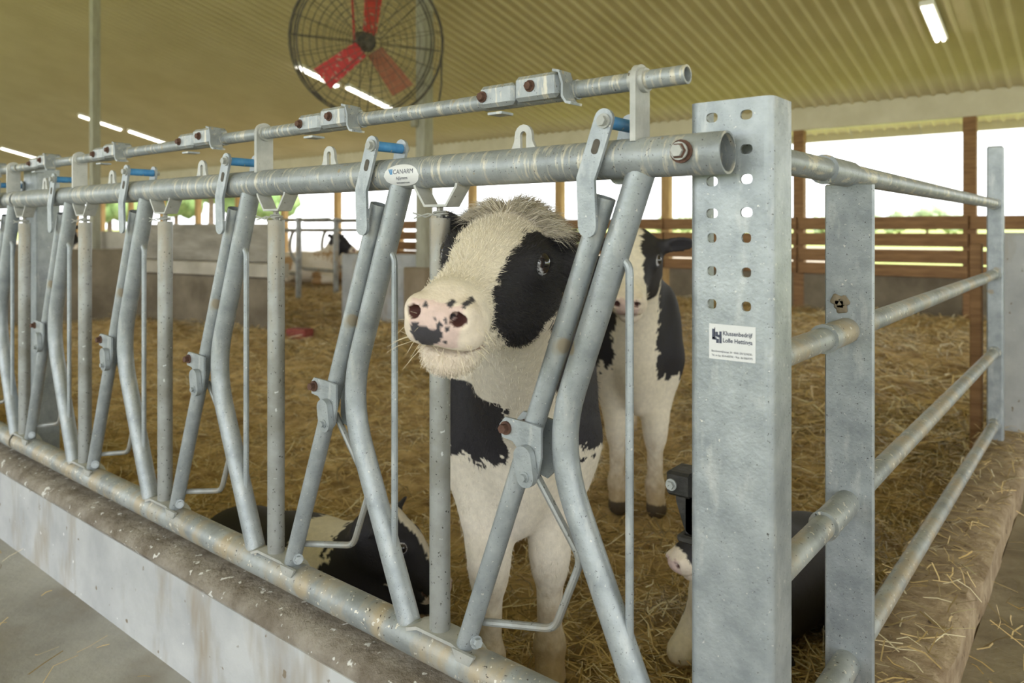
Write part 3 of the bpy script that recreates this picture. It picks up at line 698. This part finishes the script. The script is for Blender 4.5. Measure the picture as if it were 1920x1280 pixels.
for i, (px, s) in enumerate([(560, 11.5), (630, 12.2), (690, 13.0), (60, 12.5), (10, 12.0)]):
    p = at(px, 500, s); sd = thing('stall_divider', 'looped grey steel stall divider beside the board bunk' if i < 3 else 'looped grey steel stall divider by the black and white cow', 'stall divider', (p.x, p.y, 0), 'free stall dividers')
    g = G(); g.tube([(p.x, p.y, 0), (p.x, p.y, 1.32)], .045, 10); part('post', g, M['galv_old'], sd)
    g = G(); g.tube(fillet([(p.x, p.y, 1.12), (p.x-1.5, p.y+.2, 1.12), (p.x-1.6, p.y+.2, .75), (p.x-1.2, p.y+.15, .45), (p.x, p.y, .45)], .3, 6), .03, 8); part('loop', g, M['galv_old'], sd)
    g = G(); g.tube([(p.x+.9, p.y-.1, 1.28), (p.x-1.0, p.y+.1, 1.28)], .028, 8); part('top_rail', g, M['galv_old'], sd)
lw = at(722, 590, 8.6); g = G(); g.box((lw.x, lw.y, .38), (1.0, .15, .95), .01, rz=.5); thing('low_wall', 'short pale concrete wall beside the column pier', 'wall', (0, 0, 0), None, mesh('low_wall', g, M['concrete'], 0))
bp_ = at(562, 556, 7.6); zz = float(straw_z(np.array([bp_.x]), np.array([bp_.y]))[0])
g = G(); g.box((bp_.x, bp_.y, zz+.05), (.24, .16, .10), .012, rz=.3); thing('mineral_block', 'dark red mineral block lying on the straw', 'block', (0, 0, 0), None, mesh('mineral_block', g, M['brick'], 30))
lg = at(60, 590, 8.8); g = G(); g.box((lg.x, lg.y, .45), (2.0, .08, .9), .01, rz=1.0); thing('stall_partition', 'dark brown boarded partition in front of the left stalls', 'partition', (0, 0, 0), None, mesh('stall_partition', g, M['dark_conc'], 0))

# ================================================================== ANIMALS (smooth distance fields -> one continuous mesh)
class SDF:
    def __init__(s): s.p = []
    def ell(s, c, r, k=.03, Mx=None, sub=False): s.p.append(('e', np.array(c, float), np.array(r, float), k, Mx, sub)); return s
    def cone(s, a, b, ra, rb, k=.03, Mx=None, sub=False): s.p.append(('c', np.array([a, b], float), np.array([ra, rb], float), k, Mx, sub)); return s
    def bounds(s, q):
        t, c, r, k, Mx, sub = q
        pts = np.array([c+r, c-r]) if t == 'e' else np.concatenate([c+r.max(), c-r.max()])
        lo, hi = pts.min(0), pts.max(0)
        if Mx is not None:
            cs = np.array([[x, y, z, 1] for x in (lo[0], hi[0]) for y in (lo[1], hi[1]) for z in (lo[2], hi[2])]) @ np.array(Mx).T
            lo, hi = cs[:, :3].min(0), cs[:, :3].max(0)
        return lo, hi
    def build(s, h):
        bs = [s.bounds(q) for q in s.p]
        lo = np.min([b[0] for b in bs], 0)-3*h; hi = np.max([b[1] for b in bs], 0)+3*h
        n = np.ceil((hi-lo)/h).astype(int)+1; D = np.full(n, .25, np.float32)
        for q, (a, b) in zip(s.p, bs):
            t, c, r, k, Mx, sub = q; m = k+2*h
            i0 = np.maximum(((a-m-lo)/h).astype(int), 0); i1 = np.minimum(((b+m-lo)/h).astype(int)+2, n)
            ax = [lo[j]+h*np.arange(i0[j], i1[j]) for j in range(3)]
            P = np.stack(np.meshgrid(*ax, indexing='ij'), -1).astype(np.float32)
            if Mx is not None:
                I = np.linalg.inv(np.array(Mx)); P = P @ I[:3, :3].T.astype(np.float32)+I[:3, 3].astype(np.float32)
            if t == 'e':
                u = (P-c)/r; k0 = np.linalg.norm(u, axis=-1); k1 = np.linalg.norm(u/r, axis=-1)+1e-6; d = k0*(k0-1)/k1
            else:
                ba = c[1]-c[0]; hh = np.clip(((P-c[0]) @ ba)/(ba @ ba), 0, 1); d = np.linalg.norm(P-c[0]-hh[..., None]*ba, axis=-1)-(r[0]+(r[1]-r[0])*hh)
            sl_ = tuple(slice(i0[j], i1[j]) for j in range(3)); o = D[sl_]; d = d.astype(np.float32)
            if sub: e = np.maximum(k-np.abs(o+d), 0)/k; D[sl_] = np.maximum(o, -d)+e*e*k*.25
            else: e = np.maximum(k-np.abs(o-d), 0)/k; D[sl_] = np.minimum(o, d)-e*e*k*.25
        return surface_nets(D, lo, h)
def surface_nets(D, lo, h):
    I = D < 0; n = D.shape; cnt = np.zeros(tuple(x-1 for x in n), np.int8)
    cor = [(x, y, z) for x in (0, 1) for y in (0, 1) for z in (0, 1)]
    for c in cor: cnt += I[c[0]:n[0]-1+c[0], c[1]:n[1]-1+c[1], c[2]:n[2]-1+c[2]]
    act = (cnt > 0) & (cnt < 8); ijk = np.argwhere(act); idx = np.full(cnt.shape, -1, np.int64); idx[act] = np.arange(len(ijk))
    vals = np.stack([D[ijk[:, 0]+c[0], ijk[:, 1]+c[1], ijk[:, 2]+c[2]] for c in cor], 1); acc = np.zeros((len(ijk), 3)); num = np.zeros(len(ijk))
    C = np.array(cor, float)
    for a in range(8):
        for b in range(a+1, 8):
            if np.abs(C[a]-C[b]).sum() != 1: continue
            m = (vals[:, a] < 0) != (vals[:, b] < 0); t = vals[:, a]/(vals[:, a]-vals[:, b]+1e-12); p = C[a]+(C[b]-C[a])*t[:, None]
            acc[m] += p[m]; num[m] += 1
    V = lo+h*(ijk+acc/num[:, None]); F = []
    for ax in range(3):
        o1, o2 = (ax+1) % 3, (ax+2) % 3
        s0 = [slice(1, -1)]*3; s0[ax] = slice(0, -1); s1 = [slice(1, -1)]*3; s1[ax] = slice(1, None)
        A_, B_ = I[tuple(s0)], I[tuple(s1)]; e = np.argwhere(A_ != B_); st = A_[A_ != B_]
        e[:, o1] += 1; e[:, o2] += 1
        def cell(d1, d2):
            q = e.copy(); q[:, o1] -= d1; q[:, o2] -= d2; return idx[q[:, 0], q[:, 1], q[:, 2]]
        quad = np.stack([cell(1, 1), cell(0, 1), cell(0, 0), cell(1, 0)], 1); quad[~st] = quad[~st][:, ::-1]; F.append(quad)
    return V, np.concatenate(F)
def frame(o, fwd, left):
    f = Vector(fwd).normalized(); l = Vector(left); l = (l-f*l.dot(f)).normalized(); u = f.cross(l)
    m = Matrix((f, l, u)).transposed().to_4x4(); m.translation = Vector(o); return m
def head_sdf(s, H, k=1.0, ears=((1, .5, -.25), (1, .5, -.25))):      # origin between the eyes, x to the nose, y calf's left, z dorsal
    Hm = H @ Matrix.Scale(k, 4)
    E = lambda c, r, kk=.03, sub=False: s.ell(c, r, kk, Hm, sub); Cn = lambda a, b, ra, rb, kk=.03: s.cone(a, b, ra, rb, kk, Hm)
    E((-.055, 0, -.035), (.115, .086, .085)); E((-.01, 0, -.014), (.105, .080, .044)); E((-.125, 0, .0), (.05, .062, .052), .04)
    for y in (-1, 1):
        E((-.005, .080*y, -.012), (.042, .026, .034), .025); E((-.040, .054*y, -.10), (.092, .034, .080), .04)
        E((.09, .033*y, -.072), (.10, .026, .046), .04)
    Cn((.02, 0, -.030), (.19, 0, -.056), .054, .040, .05); E((.205, 0, -.066), (.056, .060, .052), .03)
    for y in (-1, 1): E((.218, .034*y, -.084), (.042, .034, .034), .022); E((.240, .042*y, -.050), (.024, .019, .023), .016)
    E((.246, 0, -.064), (.028, .044, .036), .016)
    Cn((-.05, 0, -.135), (.16, 0, -.132), .052, .034, .05); E((.192, 0, -.142), (.048, .047, .030), .025)
    for y in (-1, 1):
        R = frame((.262, .041*y, -.051), (.8, .6*y, -.1), (0, .3*y, 1)); s.ell((0, 0, 0), (.030, .0095, .0140), .007, Hm @ R, True)
        E((.000, .100*y, -.012), (.029, .018, .0205), .008, True)
    E((.230, 0, -.1155), (.062, .075, .0062), .007, True)
    for y, (fw, sd, up_) in zip((1, -1), ears):
        R = frame((-.115, .085*y, -.015), (-fw*.4, y*sd*1.7, up_), (0, 0, 1) if abs(up_) < .7 else (1, 0, 0))
        s.cone((-.02, 0, 0), (.06, 0, 0), .024, .02, .02, Hm @ R); s.ell((.085, 0, 0), (.068, .036, .012), .02, Hm @ R); s.ell((.09, 0, .013), (.050, .022, .009), .010, Hm @ R, True)
WHITE = np.array([.86, .78, .64]); BLK = np.array([.028, .026, .030]); PINK = np.array([.74, .55, .52]); TAN = np.array([.62, .47, .30])
def head_color(L, P, jag):
    """L: head-local points -> colour. P: dict of pattern limits."""
    x, y, z = L[:, 0], L[:, 1], L[:, 2]; j = jag
    c = np.tile(WHITE, (len(L), 1))
    warm = np.clip((-x-.09)/.05, 0, 1)*np.clip((z+.02)/.04, 0, 1); c = c*(1-.5*warm[:, None])+np.array([.62, .46, .32])*.5*warm[:, None]
    for sgn, q in ((1, P['left']), (-1, P['right'])):
        if q is None: continue
        ys = sgn*y
        edge = np.interp(x, q['x'], q['y'])                         # inner edge of the dark patch across the face
        zlow = np.interp(x, q['x'], q['z'])                         # lower edge of the dark patch on the cheek
        m = (ys+j*.014 > edge) & (z+j*.02 > zlow) & (x+j*.012 < q['x'][-1])
        c[m] = BLK
    muz = np.clip((x-.224)/.014, 0, 1)*np.clip((.049-.16*np.clip(-.055-z, 0, 1)-np.abs(y)+.003*j)/.006, 0, 1)*((z+.004*j > -.100) & (z+.004*j < -.030)); c = c*(1-muz[:, None])+PINK*muz[:, None]
    pk = np.clip((x-.185)/.05, 0, 1)*.35; nb = ~((c == BLK).all(1)); c[nb] = c[nb]*(1-pk[nb, None])+np.array([.78, .62, .52])*pk[nb, None]
    mouth = (x > .18) & (np.abs(z+.1155) < .0055); c[mouth] = np.array([.32, .19, .14])
    nos = ((x-.246)/.027)**2+((np.abs(y)-.036)/.0150)**2+((z+.051)/.0145)**2 < 1.0; c[nos & (np.abs(y) > .027)] = np.array([.11, .045, .04])  # nostril hollows darkened, their shade put into the colour
    for (sy, sz, r) in P.get('spots', ()):
        m = (x > .215) & (((y-sy)/r[0])**2+((z-sz)/r[1])**2+.9*j < 1); c[m] = BLK*2.2
    lid = ((x-.0)/.034)**2+((np.abs(y)-.10)/.03)**2+((z+.012)/.025)**2 < 1; c[lid] = BLK
    return c
def eyes(parent, H, k=1.0):
    th, ph = np.meshgrid(np.linspace(0, np.pi, 25), np.linspace(0, 2*np.pi, 33)[:-1], indexing='ij')
    p = np.stack([np.sin(th)*np.cos(ph), np.sin(th)*np.sin(ph), np.cos(th)], -1).reshape(-1, 3); i = np.arange(25*32).reshape(25, 32); j = np.roll(i, -1, 1)
    F = np.stack([i[:-1], i[1:], j[1:], j[:-1]], -1).reshape(-1, 4)
    for y in (1, -1):
        L = p*.0262+np.array([.0, .0835*y, -.012]); g_ = Vector((.18, .93*y, .22)).normalized(); d = p @ np.array(g_)
        col = np.where(d[:, None] > .80, np.array([.012, .010, .012]), np.where(d[:, None] > .66, np.array([.05, .03, .025]), np.array([.62, .62, .66])))
        W_ = L*k @ np.array(H.to_3x3()).T+np.array(H.translation); o = link('eye', fast_mesh('eye', W_, F, M['eye'], col), parent); o.location = -Vector(parent.location)
def fur(parent, V, Nn, col, flow, n, lmin, lmax, wid, lift, name='fur', sel=None, droop=0.0):
    idx = np.flatnonzero(sel) if sel is not None else np.arange(len(V)); k = rng.choice(idx, n); p = V[k]+rng.normal(0, .002, (n, 3)); nn = Nn[k]
    f = flow[k]; f = f-nn*(f*nn).sum(1)[:, None]; f /= np.linalg.norm(f, axis=1)[:, None]+1e-6
    f = f+rng.normal(0, .28, (n, 3)); L = rng.uniform(lmin, lmax, n)[:, None]; d = f*(1-lift)+nn*lift+rng.normal(0, .10, (n, 3)); d /= np.linalg.norm(d, axis=1)[:, None]
    sd = np.cross(d, nn+rng.normal(0, .3, (n, 3))); sd /= np.linalg.norm(sd, axis=1)[:, None]+1e-6; w = sd*wid/2
    p = p-nn*.001; mid = p+d*L*.55+nn*L*.06; tip = p+d*L-nn*L*.12*(1-lift)+np.array([0, 0, -droop])*L
    v = np.stack([p-w, p+w, mid+w*.8, mid-w*.8, tip+w*.15, tip-w*.15], 1).reshape(-1, 3); b = np.arange(n)[:, None]*6
    F = np.concatenate([b+np.array([0, 1, 2, 3]), b+np.array([3, 2, 4, 5])])
    c = np.repeat(col[k]*rng.uniform(.8, 1.12, (n, 1)), 6, 0)
    o = link(name, fast_mesh(name, v, F, M['fur'], np.clip(c, 0, 1)), parent); o.location = -Vector(parent.location); o['kind'] = 'stuff'; return o
def normals(V, F):
    n = np.cross(V[F[:, 2]]-V[F[:, 0]], V[F[:, 3]]-V[F[:, 1]]); o = np.zeros_like(V)
    for j in range(4): np.add.at(o, F[:, j], n)
    return o/(np.linalg.norm(o, axis=1)[:, None]+1e-12)
def stand_sdf(s, B, H, neck0, fl=(0, 0), fy=.085, k=1.0):
    Bm = B @ Matrix.Scale(k, 4); E = lambda c, r, kk=.05: s.ell(c, r, kk, Bm); Cn = lambda a, b, ra, rb, kk=.04: s.cone(a, b, ra, rb, kk, Bm)
    E((-.08, 0, .74), (.24, .165, .24), .08); E((-.50, 0, .74), (.46, .22, .25), .1); E((-.90, 0, .80), (.22, .18, .20), .1)
    E((.10, 0, .60), (.10, .10, .14), .08); E((.10, 0, .47), (.045, .035, .06), .06)
    for i, y in enumerate((1, -1)):
        d = fl[i]
        E((.0, .135*y, .72), (.13, .065, .20), .06)
        Cn((.02, .115*y, .62), (.05+d, fy*y, .36), .085, .046, .06); Cn((.05+d, fy*y, .385), (.052+d, fy*y, .315), .047, .043, .03)
        Cn((.05+d, fy*y, .33), (.045+d, fy*y, .13), .035, .030, .03); E((.045+d, fy*y, .115), (.040, .038, .040), .03); Cn((.05+d, fy*y, .10), (.085+d, fy*y, .035), .034, .042, .02)
        E((-.92, .12*y, .64), (.17, .085, .22), .07); Cn((-.90, .13*y, .55), (-1.02, .12*y, .40), .09, .045, .05); Cn((-1.02, .12*y, .42), (-.98, .12*y, .13), .042, .031, .03)
        E((-.975, .12*y, .115), (.040, .038, .040), .03); Cn((-.97, .12*y, .10), (-.935, .12*y, .035), .034, .042, .02)
    Cn((-1.08, 0, .92), (-1.13, 0, .50), .03, .018)
    hb = Vector(H @ Vector((-.085, 0, -.055))); nb = Vector(B @ Vector(neck0)); s.cone(tuple(hb), tuple(nb), .078, .15, .07)
    lowneck = Vector(B @ Vector((.06, 0, .66))); jw = Vector(H @ Vector((-.08, 0, -.095))); s.cone(tuple(jw), tuple(lowneck), .052, .11, .07)
def lie_sdf(s, B, H, k=1.0):
    Bm = B @ Matrix.Scale(k, 4); E = lambda c, r, kk=.05: s.ell(c, r, kk, Bm); Cn = lambda a, b, ra, rb, kk=.04: s.cone(a, b, ra, rb, kk, Bm)
    E((-.05, 0, .20), (.40, .22, .20), .08); E((.25, 0, .22), (.20, .17, .20), .08); E((-.38, 0, .20), (.20, .20, .18), .08)
    for y in (1, -1):
        Cn((.26, .13*y, .16), (.46, .12*y, .07), .07, .045); Cn((.46, .12*y, .065), (.28, .16*y, .04), .045, .03); Cn((.28, .16*y, .04), (.22, .17*y, .04), .034, .036, .02)
        Cn((-.36, .17*y, .18), (-.12, .24*y, .09), .10, .055, .06); Cn((-.12, .24*y, .08), (-.34, .29*y, .05), .05, .033); Cn((-.34, .29*y, .05), (-.22, .31*y, .035), .032, .036, .02)
    Cn((-.56, .02, .22), (-.62, .14, .05), .025, .015)
    hb = Vector(H @ Vector((-.09, 0, -.06))); nb = Vector(Bm @ Vector((.30, 0, .27))); s.cone(tuple(hb), tuple(nb), .075*k, .125*k, .07)
def animal(name, label, cat, s, h, B, H, pat, body_col, hk=1.0, neck_white=True, loc=None, group=None):
    V, F = s.build(h); loc = Vector(loc if loc is not None else B.translation)
    Hi = np.linalg.inv(np.array(H @ Matrix.Scale(hk, 4))); Bi = np.linalg.inv(np.array(B))
    HL = V @ Hi[:3, :3].T+Hi[:3, 3]; BL = V @ Bi[:3, :3].T+Bi[:3, 3]
    jag = (nse(V, 55, 2)-.5)*1.4+(nse(V, 160, 4)-.5)*.8
    ishead = (HL[:, 0] > -.155) & (HL[:, 2] > -.21) & (np.abs(HL[:, 1]) < .135+.30*((HL[:, 0] < -.03) & (HL[:, 2] > -.12))) & (HL[:, 0] < .4) & ((HL[:, 0] > -.05) | (HL[:, 2] > -.14))
    col = body_col(BL, jag); hc = head_color(HL, pat, jag); col[ishead] = hc[ishead]
    ear = ishead & (np.abs(HL[:, 1]) > .112) & (HL[:, 0] < -.03); col[ear] = BLK*1.5
    root = thing(name, label, cat, loc, group)
    o = link('body', fast_mesh('body', V, F, M['hide'], col), root); o.location = -loc
    eyes(root, H, hk)
    return root, V, F, col, HL, BL, ishead
def soil(c, BL, jag, amt=1.0):                                       # dirty lower legs and hooves
    z = BL[:, 2]; d = np.clip((.30-z+.10*jag)/.22, 0, 1)*.75*amt; c = c*(1-d[:, None])+np.array([.40, .27, .13])*d[:, None]; c[z < .055] = (.10, .075, .05); return c
# ---- the calf looking through the fence
HK = .88
eL = at(838, 463, 1.27); eR = at(1022, 494, 1.21); mid = (eL+eR)/2; nz = at(818, 612, 1.04)
f0 = (nz-mid).normalized(); l0 = eR-eL; l0 = (l0-f0*l0.dot(f0)).normalized(); u0 = f0.cross(l0); th_ = math.atan2(.062, .262)
H1 = frame(mid, f0*math.cos(th_)+u0*math.sin(th_), l0); H1.translation = mid+u0*.008
gp_ = at(975, 900, 1.93); gp_.z = -.015; hd = -(ray(985, 428)); hd.z = 0; hd.normalize()
B1 = frame(gp_, hd, UP.cross(hd))
s = SDF(); head_sdf(s, H1, HK, ((1, .35, -.35), (1, .45, .10))); stand_sdf(s, B1, H1, (-.05, 0, .82), (.0, .06), .075)
def col1(BL, j):
    c = np.tile(WHITE*np.array([.98, .99, 1.02]), (len(BL), 1)); x, y, z = BL[:, 0], BL[:, 1], BL[:, 2]
    m = (y < -.03+.02*j) & (z > .615+.035*j) & (z < .80); c[m] = BLK*1.15
    m = (y > .085+.02*j) & (z > .62+.04*j); c[m] = BLK*1.15
    m = (x < -.30+.05*j) & (z > .45); c[m] = BLK
    m = (z > .80) & (y > .07+.03*j); c[m] = BLK*1.1
    return soil(c, BL, j)
PAT1 = dict(left=dict(x=[-.2, -.085, -.06, -.02, .05, .11, .15, .165], y=[.09, .088, .066, .052, .048, .046, .052, .06], z=[-.2, -.3, -.3, -.25, -.16, -.118, -.10, -.09]),
            right=dict(x=[-.2, -.09, -.05, .0, .06, .10, .13], y=[.085, .08, .072, .066, .060, .060, .066], z=[-.2, -.2, -.2, -.16, -.12, -.10, -.08]),
            spots=[(-.018, -.086, (.020, .016)), (-.030, -.074, (.010, .012)), (.004, -.080, (.012, .014)), (-.012, -.070, (.007, .008)), (.012, -.060, (.006, .005)), (.022, -.052, (.004, .004)), (-.018, -.035, (.004, .004)), (.022, -.030, (.005, .004)), (.045, -.028, (.005, .004)), (.003, -.05, (.004, .003)), (.026, -.066, (.004, .004)), (.020, -.09, (.005, .004))])
r1, V, F, col, HL, BL, ih = animal('calf', 'black and white calf with a white blaze pushing its muzzle through the headlock fence', 'calf', s, .0042, B1, H1, PAT1, col1, HK)
NN = normals(V, F); HM = np.array(H1.to_3x3())
ha = ih & (HL[:, 0] < .19)
flow = np.tile(-HM[:, 0]*.8-np.array([0, 0, .35]), (len(V), 1))
fur(r1, V, NN, col, flow, 36000, .005, .012, .0007, .22, 'face_fur', ha)
poll = ih & (HL[:, 0] < -.075) & (HL[:, 2] > -.03) & (np.abs(HL[:, 1]) < .10)
fl2 = np.tile(HM[:, 1]*.7+HM[:, 2]*.3, (len(V), 1))*np.sign(HL[:, 1]+.02)[:, None]
fur(r1, V, NN, col*.95, fl2, 9000, .020, .052, .0010, .50, 'poll_tuft', poll, .15)
chin = ih & (HL[:, 2] < -.122) & (HL[:, 0] > -.02)
fur(r1, V, NN, col, np.tile(np.array([0, 0, -1.])-HM[:, 0]*.4, (len(V), 1)), 12000, .004, .010, .0007, .22, 'jaw_fur', chin)
neckm = (~ih) & (BL[:, 2] > .30) & (BL[:, 0] > -.15)
fur(r1, V, NN, col, np.tile(np.array([0, 0, -1.]), (len(V), 1)), 22000, .007, .014, .0009, .18, 'coat_fur', neckm)
g = G()
for k in range(46):
    y = rng.uniform(-.065, .065); z = rng.uniform(-.125, -.05); p = H1 @ Vector((HK*(.215+.02*(1-abs(y)/.065)), HK*y*.95, HK*z)); d = (Vector(H1.col[1][:3])*(y*12+rng.normal(0, .25))+Vector(H1.col[0][:3])*rng.uniform(.1, .7)+Vector(H1.col[2][:3])*rng.normal(-.25, .5)).normalized(); L_ = rng.uniform(.02, .05)
    g.tube([p, p+d*L_*.6, p+d*L_-UP*.004], [.00045, .0004, .00015], 4)
part('whiskers', g, M['whisker'], r1)
# ---- calf standing behind
mid2 = at(1188, 482, 2.75); H2 = frame(mid2, at(1172, 560, 2.52)-mid2, RGT*1-FWD*.25)
gp2 = at(1188, 800, 3.10); gp2.z = -.0; B2 = frame(gp2, hd, UP.cross(hd))
s = SDF(); head_sdf(s, H2, .92, ((.2, .7, .12), (.2, .7, .10))); stand_sdf(s, B2, H2, (-.05, 0, .82), (.04, .0), .075, .98)
def col2(BL, j):
    c = np.tile(WHITE, (len(BL), 1)); x, y, z = BL[:, 0], BL[:, 1], BL[:, 2]
    c[(y > .07+.02*j) & (z > .55+.05*j)] = BLK; c[(y < -.10+.02*j) & (z > .6+.05*j)] = BLK; c[(x < -.25+.05*j) & (z > .42)] = BLK; return soil(c, BL, j)
PAT2 = dict(left=dict(x=[-.2, -.06, .0, .05, .11, .14], y=[.03, .03, .035, .045, .05, .06], z=[-.3, -.3, -.2, -.14, -.10, -.08]), right=dict(x=[-.2, -.06, .0, .05, .11, .14], y=[.03, .03, .035, .045, .05, .06], z=[-.3, -.3, -.2, -.14, -.10, -.08]))
animal('calf', 'black and white calf standing farther back behind the other calf', 'calf', s, .008, B2, H2, PAT2, col2, .92)
# ---- calf lying near the fence, left
def lying(name, label, o, fwd, head_o, head_f, head_l, colf, pat, h=.008, k=1.0, cat='calf', group=None, ears=((.3, .7, .25), (.3, .7, .25))):
    B = frame(o, fwd, UP.cross(Vector(fwd))); H = frame(head_o, head_f, head_l); s = SDF(); head_sdf(s, H, .85*k, ears); lie_sdf(s, B, H, k)
    return animal(name, label, cat, s, h, B, H, pat, colf, .85*k, group=group)
o3 = at(588, 1100, 2.20); o3.z = .0
def col3(BL, j):
    c = np.tile(BLK, (len(BL), 1)); x = BL[:, 0]; c[(x < .13+.04*j) & (x > .0+.04*j)] = WHITE; c[BL[:, 2] < .06] = TAN; return c
PATC = dict(left=dict(x=[-.2, .20, .21], y=[.035, .025, .03], z=[-.3, -.3, -.3]), right=dict(x=[-.2, .20, .21], y=[.035, .025, .03], z=[-.3, -.3, -.3]))
PATB = dict(left=dict(x=[-.2, .20, .21], y=[.012, .012, .03], z=[-.3, -.3, -.3]), right=dict(x=[-.2, .20, .21], y=[-.03, -.03, .03], z=[-.3, -.3, -.3]))
hp3 = at(768, 1008, 2.0)
lying('calf', 'mostly black calf lying on the straw behind the bottom rail', o3, Vector((.97, .24, 0)), hp3, RGT*.62-UP*.50-FWD*.12, FWD*1.0+RGT*.1, col3, PATC, .007, .74)
# ---- calf lying behind the corner post
o4 = at(1440, 1200, 2.12); o4.z = .0; hp4 = at(1338, 968, 1.90)
def col4(BL, j):
    c = np.tile(BLK*1.1, (len(BL), 1)); x, y, z = BL[:, 0], BL[:, 1], BL[:, 2]; c[(x > .24+.04*j) & (z < .26) & (y < .09)] = WHITE; c[z < .03] = TAN; return c
lying('calf', 'black calf with a white foreleg lying behind the corner post', o4, -FWD*.72-RGT*.70, hp4, -RGT*.80-UP*.45-FWD*.3, -FWD*.9+RGT*.3, col4, PATB, .007, .70)
# ---- cows in the stalls far behind
def colw(BL, j):
    c = np.tile(WHITE*.9, (len(BL), 1)); c[nse(BL, 3.2, 9)+.06*j > .62] = np.array([.42, .26, .12]); return c
def colb(BL, j):
    c = np.tile(BLK*1.3, (len(BL), 1)); c[nse(BL, 2.6, 5)+.06*j > .62] = WHITE; return c
for i, (px, s_, kk, cf, lab) in enumerate([(575, 13.6, 1.45, colw, 'pale cow lying in the stalls beside the board bunk'), (655, 14.6, 1.45, colw, 'pale brown-patched cow lying in the far stalls'), (30, 11.0, 1.7, colb, 'black and white cow lying in the left stalls')]):
    p = at(px, 500, s_); p.z = .15; hp = p+RGT*.75*kk*.6+UP*.55*kk
    lying('cow', lab, p, RGT*.9-FWD*.3, hp, RGT*.8-UP*.4-FWD*.3, FWD*.9+RGT*.3, cf, PATB, .02, kk, 'cow')
